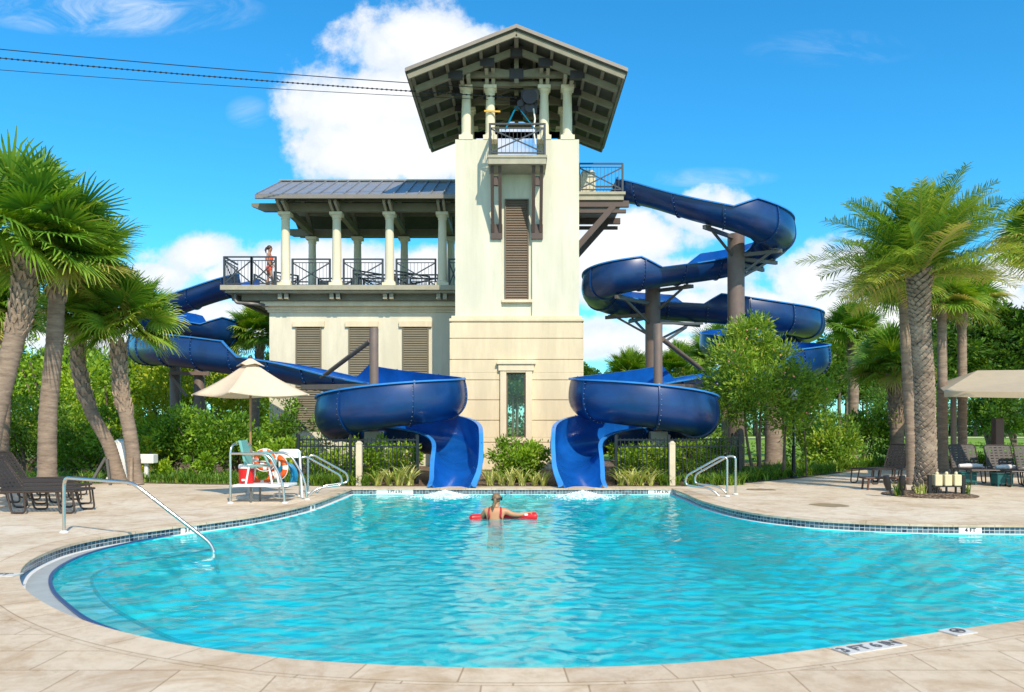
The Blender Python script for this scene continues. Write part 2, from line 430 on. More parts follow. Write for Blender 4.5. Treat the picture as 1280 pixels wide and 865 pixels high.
# ------------------------------------------------------------------ pool outline (survey of the coping's inner edge)
WZ = -.145
raw = [(440, 611), (420, 619), (385, 631), (330, 643), (280, 650.5), (215, 659), (150, 668), (90, 680), (45, 697), (26, 714), (30, 735), (60, 757),
       (110, 778), (180, 797), (270, 813), (370, 825), (500, 833), (650, 836), (800, 833), (900, 826), (1000, 815), (1080, 804), (1160, 793), (1280, 776)]
near = [G(*p) for p in raw]
right = [Vector((6, 7.0, 0)), Vector((9, 8.3, 0)), Vector((12.5, 9.2, 0)), Vector((14.2, 10.4, 0)), Vector((13, 11.8, 0))]
back = [G(*p) for p in [(1280, 657), (1160, 656), (1080, 653.5), (1000, 648.5), (930, 639.5), (880, 627), (858, 618), (840, 611)]]
curve = catmull(near + right + back, 6)
inner = [Vector((p.x, p.y)) for p in curve]
inner += [inner[-1].lerp(inner[0], k / 30) for k in range(1, 30)]
def offset(loop, d):
    n = len(loop); out = []
    area = sum(loop[i - 1].x * loop[i].y - loop[i].x * loop[i - 1].y for i in range(n))
    sg = 1 if area > 0 else -1
    for i in range(n):
        t = (loop[(i + 1) % n] - loop[i - 1]).normalized()
        out.append(loop[i] + Vector((t.y, -t.x)) * d * sg)
    return out
cop = offset(inner, .34)
deck_out = [Vector(p) for p in [(-40, -8), (40, -8), (40, 30.5), (18, 30.2), (14, 29.6), (11.6, 27.2), (9.6, 24.8), (8.0, 23.0), (6.2, 21.3), (5.0, 20.25), (4.45, 19.98), (-4.4, 19.98), (-5.6, 20.2), (-8, 20.6),
            (-10.5, 21.2), (-12.6, 20.3), (-14.5, 19.3), (-19, 19.6), (-40, 20)]]

def deckmat(name, tiled):
    m, nt, p = newmat(name)
    tc = N(nt, 'ShaderNodeTexCoord'); src = tc.outputs['Object']
    n1 = N(nt, 'ShaderNodeTexNoise', i_Scale=.55, i_Detail=9.0, i_Roughness=.7); L(nt, src, n1.inputs['Vector'])
    n2 = N(nt, 'ShaderNodeTexNoise', i_Scale=6.0, i_Detail=8.0, i_Roughness=.75, i_Distortion=.4); L(nt, src, n2.inputs['Vector'])
    c1 = ramp(nt, n1.outputs['Fac'], [(.30, (.55, .43, .30)), (.50, (.69, .575, .435)), (.70, (.75, .665, .55))])
    c2 = ramp(nt, n2.outputs['Fac'], [(.28, (.62, .56, .46)), (.55, (1, 1, 1)), (.8, (1.0, .97, .92))])
    mu = N(nt, 'ShaderNodeMix', data_type='RGBA', blend_type='MULTIPLY'); mu.inputs['Factor'].default_value = .6
    L(nt, c1, mu.inputs['A']); L(nt, c2, mu.inputs['B']); out = mu.outputs['Result']
    p.inputs['Roughness'].default_value = .75; p.inputs['Specular IOR Level'].default_value = .25
    # rust-brown wear, as blotches of its own shape
    n4 = N(nt, 'ShaderNodeTexNoise', i_Scale=1.3, i_Detail=7.0, i_Roughness=.7, i_Distortion=.9); L(nt, src, n4.inputs['Vector'])
    f = ramp(nt, n4.outputs['Fac'], [(.50, (0, 0, 0)), (.70, (.75, .75, .75))])
    m3 = N(nt, 'ShaderNodeMix', data_type='RGBA'); L(nt, f, m3.inputs['Factor']); L(nt, out, m3.inputs['A']); m3.inputs['B'].default_value = (.42, .27, .14, 1); out = m3.outputs['Result']
    bpv = N(nt, 'ShaderNodeBump', i_Strength=.25, i_Distance=.01); L(nt, n2.outputs['Fac'], bpv.inputs['Height'])
    if tiled:
        br = N(nt, 'ShaderNodeTexBrick', offset=.5, squash=1.0)
        br.inputs['Scale'].default_value = 1.0; br.inputs['Mortar Size'].default_value = .006; br.inputs['Mortar Smooth'].default_value = .2
        br.inputs['Brick Width'].default_value = .62; br.inputs['Row Height'].default_value = .42; br.inputs['Bias'].default_value = 0
        br.inputs['Color1'].default_value = (1, .96, .9, 1); br.inputs['Color2'].default_value = (.86, .8, .74, 1); br.inputs['Mortar'].default_value = (.50, .40, .31, 1)
        mpp = N(nt, 'ShaderNodeMapping'); mpp.inputs['Location'].default_value = (.21, .13, 0)
        mpp.inputs['Rotation'].default_value = (0, 0, 0)
        if tiled == 'uv':
            L(nt, tc.outputs['UV'], mpp.inputs[0])
        else:
            L(nt, src, mpp.inputs[0])
        L(nt, mpp.outputs[0], br.inputs['Vector'])
        m2 = N(nt, 'ShaderNodeMix', data_type='RGBA', blend_type='MULTIPLY'); m2.inputs['Factor'].default_value = .85
        L(nt, out, m2.inputs['A']); L(nt, br.outputs['Color'], m2.inputs['B']); out = m2.outputs['Result']
    L(nt, out, p.inputs['Base Color']); L(nt, bpv.outputs[0], p.inputs['Normal'])
    return m
M['deck'] = deckmat('travertine_deck', 'obj'); M['slab'] = deckmat('deck_slab', None)
M['coping'] = deckmat('coping_stone', 'uv')
mid = offset(inner, 1.55)
ndeck = [i for i in range(len(mid))]
tag(sheet('pool_deck', deck_out, [cop], 0.0, M['slab']), kind='structure')
# laid stone apron along the near side, a sheet 4 mm above the slab
ap_in = offset(inner, .335)
ap = [i for i in range(len(inner)) if inner[i].y < 8.6 and -4.6 < inner[i].x < 7.0]
ap = sorted(ap, key=lambda i: inner[i].x)
poly = [Vector((ap_in[i].x, ap_in[i].y)) for i in ap] + [Vector((7.4, 1.0)), Vector((-4.7, 1.0))]
tag(sheet('stone_apron', poly, [], .004, M['deck']), kind='structure')

def strip(name, la, lb, za, zb, mat, drop=None, kind='structure'):
    """a closed band between two loops with UV in metres along it"""
    n = len(la); V = []; F = []; U = []
    run = 0.0
    for i in range(n + 1):
        k = i % n
        if i: run += (la[k] - la[i - 1]).length
        V += [(la[k].x, la[k].y, za), (lb[k].x, lb[k].y, zb)]; U.append(run)
    wd = (Vector((la[0].x, la[0].y, za)) - Vector((lb[0].x, lb[0].y, zb))).length
    me = bpy.data.meshes.new(name); me.from_pydata(V, [], [(2 * i, 2 * i + 2, 2 * i + 3, 2 * i + 1) for i in range(n)])
    uv = me.uv_layers.new(name='UVMap')
    for pidx, pl in enumerate(me.polygons):
        for li, vi in zip(pl.loop_indices, pl.vertices):
            uv.data[li].uv = (U[vi // 2], wd if vi % 2 else 0)
    o = finish(me, name, mat, smooth=False, recalc=False)
    return tag(o, kind=kind)
V = []
o = strip('pool_coping', inner, cop, .006, .006, M['coping'])
strip('coping_edge', offset(inner, .0), offset(inner, .0), .006, -.026, M['coping'])
def mosaic():
    m, nt, p = newmat('blue_mosaic_tile')
    tc = N(nt, 'ShaderNodeTexCoord')
    br = N(nt, 'ShaderNodeTexBrick', offset=0.0); br.inputs['Scale'].default_value = 1.0
    br.inputs['Brick Width'].default_value = .075; br.inputs['Row Height'].default_value = .05
    br.inputs['Mortar Size'].default_value = .004; br.inputs['Bias'].default_value = -.1
    br.inputs['Color1'].default_value = (.016, .045, .075, 1); br.inputs['Color2'].default_value = (.12, .22, .26, 1); br.inputs['Mortar'].default_value = (.5, .5, .48, 1)
    L(nt, tc.outputs['UV'], br.inputs['Vector'])
    L(nt, br.outputs['Color'], p.inputs['Base Color']); p.inputs['Roughness'].default_value = .2
    return m
M['mosaic'] = mosaic()
M['plaster'] = paint('pool_plaster', POOLCOL, .8, var=.06, scale=2)
M['whiteline'] = paint('white_plaster', (.72, .74, .74), .7, var=.06)
M['wetledge'] = paint('wet_grey_plaster', (.42, .45, .45), .4, var=.12, scale=6)
M['stepplaster'] = paint('step_plaster', (.40, .66, .68), .8, var=.06, scale=2)
M['steptile'] = paint('step_edge_tile', (.03, .075, .22), .3, var=.2, scale=20)
wl = offset(inner, .03)
strip('waterline_tile', wl, wl, -.03, -.128, M['mosaic'])
strip('waterline_ledge', wl, offset(inner, -.05), -.128, -.132, M['whiteline'])
FZ = -1.15
ib = offset(inner, -.05)
strip('pool_wall', ib, ib, -.132, FZ, M['plaster'])
tag(sheet('pool_floor', ib, [], FZ, M['plaster']), kind='structure')
# entry steps at the left end
def W(px, py, z): 
    d = (EYE - z) * FP / (py - HY); return Vector(((px - CX) * d / FP, d))
l1 = catmull([W(*p, -.128) for p in [(212, 669.5), (190, 674), (160, 680), (125, 688.5), (95, 699), (72, 712), (63, 725), (67, 741), (84, 758), (110, 777), (150, 793)]], 6)
l2 = catmull([W(*p, -.36) for p in [(262, 688), (225, 695), (160, 704), (122, 717), (115, 731), (130, 753), (165, 776), (215, 800), (250, 812)]], 6)
def step(name, line, z):
    line = [Vector((p.x, p.y)) for p in line]
    def nearest(p): return min(range(len(ib)), key=lambda i: (ib[i] - p).length)
    a, b = nearest(line[0]), nearest(line[-1])
    seg = [ib[i] for i in range(a, b + 1)] if a < b else [ib[i] for i in range(b, a + 1)][::-1]
    poly = seg + line[::-1]
    tag(sheet(name, poly, [], z, M['wetledge'] if z > -.3 else M['stepplaster']), kind='structure')
    m = MB()
    for i in range(len(line) - 1):
        p, q = line[i], line[i + 1]
        m.add([(p.x, p.y, z), (q.x, q.y, z), (q.x, q.y, FZ), (p.x, p.y, FZ)], [(0, 1, 2, 3)])
    tag(m.build(name + '_riser', M['plaster']), kind='structure')
    m = MB(); pts = [Vector((p.x, p.y, z + .012)) for p in line]
    for i in range(len(pts) - 1):
        m.beam(pts[i], pts[i + 1], .035, .016)
    tag(m.build(name + '_edge_tile', M['steptile']), kind='structure')
step('pool_step', l1, -.126); step('pool_lower_step', l2, -.36)

# ------------------------------------------------------------------ water
def inside(px, py, poly):
    c = np.zeros(px.shape, bool); n = len(poly)
    for i in range(n):
        x0, y0 = poly[i - 1]; x1, y1 = poly[i]
        if y0 == y1: continue
        t = ((y0 > py) != (y1 > py)) & (px < (x1 - x0) * (py - y0) / (y1 - y0) + x0)
        c ^= t
    return c
def make_water():
    g = .034
    big = [tuple(p) for p in offset(inner, .2)]
    xs = np.arange(-6.4, 15, g); ys = np.arange(4.6, 20.4, g)
    XX, YY = np.meshgrid(xs, ys)
    rs = np.random.RandomState(3)
    Z = np.zeros_like(XX)
    for k in range(60):
        wl_ = rs.choice([.12, .15, .18, .22, .28, .36, .5, .8]) * rs.uniform(.85, 1.2)
        th = rs.uniform(0, PI)
        kx, ky = math.cos(th) * 2 * PI / wl_, math.sin(th) * 2 * PI / wl_
        warp = .35 * np.sin(XX * rs.uniform(.4, 1.3) + rs.uniform(0, 6)) + .35 * np.sin(YY * rs.uniform(.4, 1.2) + rs.uniform(0, 6))
        amp = .0046 * wl_ * WAVE
        env = .55 + .45 * np.sin(XX * rs.uniform(.2, .7) + YY * rs.uniform(-.7, .7) + rs.uniform(0, 6))
        Z += amp * env * np.sin(kx * XX + ky * YY + warp * 2.2 + rs.uniform(0, 6.28))
    # rings running out from the two slide mouths
    for cx in (-1.55, 1.6):
        rr = np.hypot(XX - cx, YY - 19.2)
        Z += .016 * np.exp(-rr / 1.6) * np.sin(rr * 14)
    ok = inside(XX, YY, big)
    idx = -np.ones(XX.shape, int); ny, nx = XX.shape
    cell = ok[:-1, :-1] & ok[1:, :-1] & ok[:-1, 1:] & ok[1:, 1:]
    use = np.zeros_like(ok); use[:-1, :-1] |= cell; use[1:, :-1] |= cell; use[:-1, 1:] |= cell; use[1:, 1:] |= cell
    idx[use] = np.arange(use.sum()); n = use.sum()
    top = np.stack([XX[use], YY[use], WZ + Z[use]], 1)
    jj, ii = np.where(cell)
    F = np.stack([idx[jj, ii], idx[jj, ii + 1], idx[jj + 1, ii + 1], idx[jj + 1, ii]], 1)
    bot = top.copy(); bot[:, 2] = FZ - .2
    FB = F[:, ::-1] + n
    ed = {}
    for f in F:
        for a, b in zip(f, np.roll(f, -1)):
            if (b, a) in ed: del ed[(b, a)]
            else: ed[(a, b)] = 1
    FS = np.array([(b, a, a + n, b + n) for (a, b) in ed])
    return np.vstack([top, bot]), np.vstack([F, FB, FS])
def watermat():
    m, nt, p = newmat('pool_water'); nt.nodes.remove(p)
    out = nt.nodes['Material Output']
    t = N(nt, 'ShaderNodeBsdfTransparent')
    g = N(nt, 'ShaderNodeBsdfGlossy', i_Roughness=.0); g.inputs['Color'].default_value = (1, 1, 1, 1)
    fr = N(nt, 'ShaderNodeFresnel', i_IOR=1.33)
    tc = N(nt, 'ShaderNodeTexCoord')
    no = N(nt, 'ShaderNodeTexNoise', i_Scale=7.0, i_Detail=5.0, i_Roughness=.6, i_Distortion=.6); L(nt, tc.outputs['Object'], no.inputs['Vector'])
    b = N(nt, 'ShaderNodeBump', i_Strength=1.0, i_Distance=.005); L(nt, no.outputs['Fac'], b.inputs['Height'])
    L(nt, b.outputs[0], g.inputs['Normal']); L(nt, b.outputs[0], fr.inputs['Normal'])
    d = N(nt, 'ShaderNodeBsdfDiffuse'); d.inputs['Color'].default_value = WATERDIFF
    m1 = N(nt, 'ShaderNodeMixShader', i_Fac=WATERMILK); L(nt, t.outputs[0], m1.inputs[1]); L(nt, d.outputs[0], m1.inputs[2])
    mx = N(nt, 'ShaderNodeMixShader'); fk = N(nt, 'ShaderNodeMath', operation='MULTIPLY'); fk.inputs[1].default_value = 1.0; L(nt, fr.outputs[0], fk.inputs[0]); L(nt, fk.outputs[0], mx.inputs[0]); L(nt, m1.outputs[0], mx.inputs[1]); L(nt, g.outputs[0], mx.inputs[2])
    L(nt, mx.outputs[0], out.inputs['Surface'])
    va = N(nt, 'ShaderNodeVolumeAbsorption', i_Density=WATERDENS); va.inputs['Color'].default_value = WATERCOL
    L(nt, va.outputs[0], out.inputs['Volume'])
    return m
Vw, Fw = make_water()
wo = soup('water', Vw, Fw, watermat(), smooth=True); tag(wo, kind='structure')

# ------------------------------------------------------------------ ground, lawn, beds, path
def lawnmat():
    m, nt, p = newmat('lawn_grass'); tc = N(nt, 'ShaderNodeTexCoord')
    a = N(nt, 'ShaderNodeTexNoise', i_Scale=.12, i_Detail=8.0, i_Roughness=.7); L(nt, tc.outputs['Object'], a.inputs['Vector'])
    b = N(nt, 'ShaderNodeTexNoise', i_Scale=9.0, i_Detail=6.0); L(nt, tc.outputs['Object'], b.inputs['Vector'])
    c = ramp(nt, a.outputs['Fac'], [(.35, (.14, .30, .015)), (.6, (.28, .46, .025)), (.75, (.42, .46, .05))])
    c2 = ramp(nt, b.outputs['Fac'], [(.3, (.55, .55, .5)), (.7, (1, 1, 1))])
    mu = N(nt, 'ShaderNodeMix', data_type='RGBA', blend_type='MULTIPLY'); mu.inputs['Factor'].default_value = 1
    L(nt, c, mu.inputs['A']); L(nt, c2, mu.inputs['B']); L(nt, mu.outputs['Result'], p.inputs['Base Color'])
    p.inputs['Roughness'].default_value = .95; return m
def mulchmat():
    m, nt, p = newmat('bark_mulch'); tc = N(nt, 'ShaderNodeTexCoord')
    a = N(nt, 'ShaderNodeTexVoronoi', i_Scale=22.0); L(nt, tc.outputs['Object'], a.inputs['Vector'])
    L(nt, ramp(nt, a.outputs['Color'], [(.2, (.06, .035, .022)), (.5, (.16, .10, .06)), (.85, (.32, .23, .15))]), p.inputs['Base Color'])
    b = N(nt, 'ShaderNodeBump', i_Strength=1, i_Distance=.04); L(nt, a.outputs['Distance'], b.inputs['Height']); L(nt, b.outputs[0], p.inputs['Normal'])
    p.inputs['Roughness'].default_value = .95; return m
M['lawn'] = lawnmat(); M['mulch'] = mulchmat()
far = [Vector(p) for p in [(-1500, -60), (1500, -60), (1500, 2500), (-1500, 2500)]]
tag(sheet('ground', far, [deck_out], -.02, M['lawn']), kind='structure')
bed = [Vector(p) for p in [(18, 30.4), (14, 29.75), (11.5, 27.3), (9.5, 24.9), (7.95, 23.1), (6.15, 21.4), (4.95, 20.35), (4.42, 20.06), (-4.4, 20.06), (-5.6, 20.28), (-8, 20.7),
        (-10.5, 21.3), (-12.6, 20.4), (-14.5, 19.4), (-19, 19.7), (-40, 20.1), (-40, 40), (-2.6, 40), (-2.6, 36), (5, 36), (9, 33), (14, 33), (18, 34)]]
tag(sheet('planting_bed', bed, [], -.004, M['mulch']), kind='structure')
pth = [(-200, 99), (10, 100), (60, 102), (200, 99)]
tag(sheet('park_path', [Vector((x, y)) for x, y in pth] + [Vector((x, y + 9)) for x, y in pth[::-1]], [], .03, M['concrete']), kind='structure')
m = MB(); m.lathe([(.96, 0), (.96, .012), (.7, .05), (.3, .07)], (9.0, 17.5, .003), 28)
tag(m.build('mulch_ring', M['mulch'], smooth=True), kind='structure')
# wet patches that stand on the deck
def puddlemat():
    m, nt, p = newmat('wet_stain'); p.inputs['Base Color'].default_value = (.34, .23, .10, 1); p.inputs['Roughness'].default_value = .35; return m
M['puddle'] = puddlemat()
for (px, py, rx, ry) in [(1038, 631.5, .36, .38), (952, 612, .38, .3)]:
    c = G(px, py); rs = random.Random(px)
    pl = [Vector((c.x + rx * math.cos(a / 18 * PI) * rs.uniform(.8, 1.1), c.y + ry * math.sin(a / 18 * PI) * rs.uniform(.8, 1.1))) for a in range(0, 36, 2)]
    tag(sheet('wet_patch', pl, [], .004, M['puddle']), kind='structure')
# ------------------------------------------------------------------ slide tower
def x_rail(parent, p0, p1, h, mat, npost=None, post=True, cross=1, name='railing'):
    """picket railing with crossed flats from p0 to p1 (feet), height h: one panel"""
    p0 = Vector(p0); p1 = Vector(p1); up = Vector((0, 0, 1)); m = MB(); Ln = (p1 - p0).length; t = (p1 - p0).normalized()
    m.beam(p0 + up * h, p1 + up * h, .06, .05); m.beam(p0 + up * .09, p1 + up * .09, .04, .04)
    m.beam(p0 + up * (h - .13), p1 + up * (h - .13), .03, .03)
    n = max(2, int(Ln / .125))
    for i in range(1, n):
        q = p0 + t * (Ln * i / n)
        m.beam(q + up * .11, q + up * (h - .145), .014, .014)
    for k in range(cross):
        a = p0 + t * (Ln * k / cross); b = p0 + t * (Ln * (k + 1) / cross)
        nrm = t.cross(up).normalized() * .02
        m.beam(a + up * .1 + nrm, b + up * (h - .14) + nrm, .018, .045, up=(0, 0, 1))
        m.beam(a + up * (h - .14) - nrm, b + up * .1 - nrm, .018, .045, up=(0, 0, 1))
    if post:
        for q in (p0, p1): m.beam(q, q + up * (h + .02), .07, .07)
    return m.build(name, mat, parent)
def columnpart(parent, x, y, z0, z1, r, name='column', mat='column'):
    c = MB()
    c.box(x - r * 1.45, x + r * 1.45, y - r * 1.45, y + r * 1.45, z0, z0 + .16)
    h = z1 - z0
    c.lathe([(r * 1.3, .161), (r * 1.3, .22), (r, .26), (r * 1.02, h * .4), (r * .88, h - .26), (r * 1.02, h - .25), (r * 1.02, h - .21), (r * .9, h - .2), (r * 1.2, h - .11)], (x, y, z0), 20)
    c.box(x - r * 1.35, x + r * 1.35, y - r * 1.35, y + r * 1.35, z1 - .11, z1)
    return c.build(name, M[mat], parent, smooth=True, angle=35)

tower = thing('slide_tower', 'tall pale stucco tower with gabled lookout roof between the two blue slides', 'tower', (-.03, 29.7, 0))
TX0, TX1, TY0, TY1 = -2.15, 2.12, 27.6, 31.9
BX0, BX1, BY0, BY1 = -2.33, 2.26, 27.42, 32.08
# rusticated cream base of stacked courses, with a see-through slot window
core = MB(); hz0, hz1 = 1.116, 3.34; hx0, hx1 = -.385, .275
def wall_with_hole(m, x0, x1, y0, y1, z0, z1, hx0, hx1, hz0, hz1):
    if z1 <= hz0 or z0 >= hz1: m.box(x0, x1, y0, y1, z0, z1); return
    if z0 < hz0: m.box(x0, x1, y0, y1, z0, hz0); z0 = hz0
    if z1 > hz1: m.box(x0, x1, y0, y1, hz1, z1); z1 = hz1
    m.box(x0, hx0, y0, y1, z0, z1); m.box(hx1, x1, y0, y1, z0, z1)
m = MB()
wall_with_hole(m, BX0 + .06, BX1 - .06, BY0 + .04, BY0 + .27, 0, 5.1, hx0, hx1, hz0, hz1)
wall_with_hole(m, BX0 + .06, BX1 - .06, BY1 - .27, BY1 - .04, 0, 5.1, -.75, .65, .8, 4.0)
m.box(BX0 + .04, BX0 + .27, BY0 + .27, BY1 - .27, 0, 5.1); m.box(BX1 - .27, BX1 - .04, BY0 + .27, BY1 - .27, 0, 5.1)
m.box(BX0 + .27, BX1 - .27, BY0 + .27, BY1 - .27, 5.0, 5.09)
m.build('base_core', M['cream'], tower)
zs = [0] + [Zp(y, 27.42) for y in (553, 525.5, 500, 475, 449.5, 423)] + [5.06]
m = MB()
for i in range(len(zs) - 1):
    a, b = zs[i] + .012, zs[i + 1] - .012
    wall_with_hole(m, BX0, BX1, BY0, BY0 + .05, a, b, hx0, hx1, hz0, hz1)
    m.box(BX0, BX0 + .05, BY0 + .0501, BY1, a, b); m.box(BX1 - .05, BX1, BY0 + .0501, BY1, a, b)
m.build('base_course', M['cream'], tower, bevel=.012)
m = MB()
m.box(BX0 - .02, BX1 + .02, BY0 - .02, BY1 + .02, 5.1, 5.2); m.box(BX0 + .05, BX1 - .05, BY0 + .05, BY1 - .05, 5.2, 5.3)
m.build('ledge', M['cream'], tower, bevel=.02)
# shaft
m = MB(); T = .35
m.box(TX0, -.56, TY0, TY0 + T, 5.3, 10.3); m.box(.50, TX1, TY0, TY0 + T, 5.3, 10.3)
m.box(-.56, .50, TY0 + .1, TY0 + T, 5.3, 10.3)
m.box(TX0, TX0 + T, TY0 + T, TY1 - T, 5.3, 10.3); m.box(TX1 - T, TX1, TY0 + T, TY1 - T, 5.3, 10.3); m.box(TX0, TX1, TY1 - T, TY1, 5.3, 10.3)
m.build('wall', M['tower'], tower)
m = MB(); m.box(TX0, TX1, TY0, TY1, 10.3, 10.49); m.build('gallery_floor', M['tower'], tower)
m = MB(); PT = .38
m.box(TX0, -.93, TY0, TY0 + PT, 10.49, 11.40); m.box(.93, TX1, TY0, TY0 + PT, 10.49, 11.40)
m.box(TX0, TX0 + PT, TY0 + PT, TY1 - PT, 10.49, 11.40); m.box(TX1 - PT, TX1, TY0 + PT, TY1 - PT, 10.49, 11.40); m.box(TX0, TX1, TY1 - PT, TY1, 10.49, 11.40)
m.build('parapet', M['tower'], tower)
# louvre in the recess
lx0, lx1, lz0, lz1 = -.44, .385, Zp(375, 27.7), Zp(251, 27.7)
m = MB(); n = 40
for i in range(n):
    z = lz0 + (lz1 - lz0) * (i + .5) / n
    m.add([(lx0 + .04, TY0 + .06, z - .045), (lx1 - .04, TY0 + .06, z - .045), (lx1 - .04, TY0 + .095, z + .03), (lx0 + .04, TY0 + .095, z + .03),
           (lx0 + .04, TY0 + .045, z - .04), (lx1 - .04, TY0 + .045, z - .04), (lx1 - .04, TY0 + .085, z + .04), (lx0 + .04, TY0 + .085, z + .04)],
          [(0, 1, 2, 3), (7, 6, 5, 4), (0, 4, 5, 1), (2, 6, 7, 3)])
lv = m.build('louver', M['louver'], tower)
m = MB(); m.box(lx0, lx0 + .045, TY0 + .03, TY0 + .098, lz0, lz1); m.box(lx1 - .045, lx1, TY0 + .03, TY0 + .098, lz0, lz1); m.box(lx0, lx1, TY0 + .03, TY0 + .098, lz1, lz1 + .05)
m.build('frame', M['louver'], lv)
m = MB(); m.box(lx0 - .12, lx1 + .12, TY0 - .05, TY0 + .098, lz0 - .1, lz0 - .002); m.build('louver_sill', M['trim'], tower, bevel=.01)
# slot window
m = MB()
m.box(-.60, hx0, BY0 - .09, BY0 + .2, 1.03, 3.40); m.box(hx1, .50, BY0 - .09, BY0 + .2, 1.03, 3.40)
m.box(-.60, .50, BY0 - .10, BY0 + .2, .93, 1.03); m.box(hx0, hx1, BY0 - .09, BY0 + .2, 1.03, 1.116); m.box(hx0, hx1, BY0 - .09, BY0 + .2, 3.34, 3.40)
m.box(-.66, .56, BY0 - .12, BY0 + .01, 3.40, 3.62); m.box(-.72, .62, BY0 - .17, BY0 + .01, 3.62, 3.70); m.box(-.68, .58, BY0 - .14, BY0 + .01, 3.70, 3.75)
win = m.build('window', M['trim'], tower, bevel=.012)
m = MB(); m.box(hx0, hx1, BY0 + .05, BY0 + .06, hz0, hz1); m.build('pane', M['glass'], win)
m = MB()
for a, b in ((hx0, hx0 + .05), (hx1 - .05, hx1)): m.box(a, b, BY0 + .01, BY0 + .048, hz0, hz1)
m.box(hx0 + .05, hx1 - .05, BY0 + .01, BY0 + .048, hz0, hz0 + .05); m.box(hx0 + .05, hx1 - .05, BY0 + .01, BY0 + .048, hz1 - .05, hz1)
m.build('sash', M['louver'], win)
# balcony
m = MB(); m.box(-.97, .95, 26.5, TY0 - .002, 10.2, 10.47); m.box(-1.0, .98, 26.47, TY0 - .002, 10.40, 10.49)
bal = m.build('balcony', M['beamlight'], tower)
x_rail(bal, (-.92, 26.56, 10.49), (.90, 26.56, 10.49), 1.05, M['rail'])
x_rail(bal, (-.92, 26.60, 10.49), (-.92, 27.55, 10.49), 1.05, M['rail'], post=False)
x_rail(bal, (.90, 26.60, 10.49), (.90, 27.55, 10.49), 1.05, M['rail'], post=False)
for x in (X(620.5, 27.3), X(671.5, 27.3)):
    m = MB()
    m.box(x - .2, x + .2, TY0 - .10, TY0 - .002, 7.95, 8.45)
    for s in (-.13, .13): m.beam((x + s, TY0 - .06, 8.2), (x + s, 26.72, 10.2), .11, .13)
    m.box(x - .07, x + .07, 26.85, 27.0, 9.6, 9.9)
    m.build('bracket', M['brown'], tower)
# lookout columns
RX, RY0, RY1, EZ, AZT = -.04, 26.1, 33.2, 13.02, 14.42
HW = 3.55
def roofz(x): return AZT - (AZT - EZ) * abs(x - RX) / HW
cxs = [X(p, 27.9) for p in (583, 613, 680, 709)]
for i, x in enumerate(cxs):
    columnpart(tower, x, 27.82, 11.40 if True else 10.5, 13.3, .165)
for x in (cxs[0], cxs[3]):
    columnpart(tower, x, 31.66, 11.40, 13.3, .165)
    columnpart(tower, x, 29.75, 11.40, 13.3, .165)
for x in (cxs[1], cxs[2]): columnpart(tower, x, 31.66, 11.40, 13.3, .165)
for x in cxs:
    for s in (-.11, .11):
        m = MB(); zt = roofz(x + s) - .25
        # stepped corbel board carrying the roof over the column
        m.extrude([(x + s - .06, 27.05, zt), (x + s - .06, 27.05, zt - .2), (x + s - .06, 27.45, zt - .25), (x + s - .06, 27.62, 13.302), (x + s - .06, 28.2, 13.302), (x + s - .06, 28.9, zt - .2), (x + s - .06, 28.9, zt)], (.12, 0, 0))
        m.build('corbel', M['beamlight'], tower)
# roof deck: two slopes of boards with a metal top
m = MB()
for sgn in (-1, 1):
    a = Vector((RX, RY0, AZT)); b = Vector((RX + sgn * HW, RY0, EZ)); dv = Vector((0, RY1 - RY0, 0)); up = Vector((0, 0, .05))
    m.add([a, b, b + dv, a + dv, a + up, b + up, b + dv + up, a + dv + up], [(0, 1, 2, 3), (4, 7, 6, 5), (0, 4, 5, 1), (1, 5, 6, 2), (2, 6, 7, 3)])
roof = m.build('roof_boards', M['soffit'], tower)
m = MB()
for sgn in (-1, 1):
    e = .08
    a = Vector((RX, RY0 - e, AZT + .055)); b = Vector((RX + sgn * (HW + e), RY0 - e, EZ + .055 - e * .4)); dv = Vector((0, RY1 - RY0 + 2 * e, 0)); up = Vector((0, 0, .12))
    m.add([a, b, b + dv, a + dv, a + up, b + up, b + dv + up, a + dv + up], [(0, 1, 2, 3), (4, 7, 6, 5), (0, 4, 5, 1), (1, 5, 6, 2), (2, 6, 7, 3)])
    for k in range(17):
        q = RY0 + .1 + k * .43
        m.beam(Vector((RX, q, AZT + .185)), Vector((RX + sgn * HW, q, EZ + .185)), .04, .05)
m.build('roof', M['rooftop'], tower)
m = MB()
for sgn in (-1, 1):
    for k in range(1, 7):
        x = RX + sgn * (.06 + k * .56)
        z = roofz(x) - .07
        m.beam((x, RY0 + .02, z), (x, RY1 - .02, z), .10, .12)
m.beam((RX, RY0 + .02, AZT - .12), (RX, RY1 - .02, AZT - .12), .14, .2)
m.build('purlin', M['rafter'], tower)
m = MB()
for sgn in (-1, 1):   # rake boards at the gables and the eave boards
    for q in (RY0 + .05, RY1 - .05):
        m.beam((RX, q, AZT - .09), (RX + sgn * HW, q, EZ - .09), .07, .17)
    m.beam((RX + sgn * (HW - .04), RY0 + .09, EZ - .07), (RX + sgn * (HW - .04), RY1 - .09, EZ - .07), .06, .18)
m.build('rake_board', M['rafter'], tower)
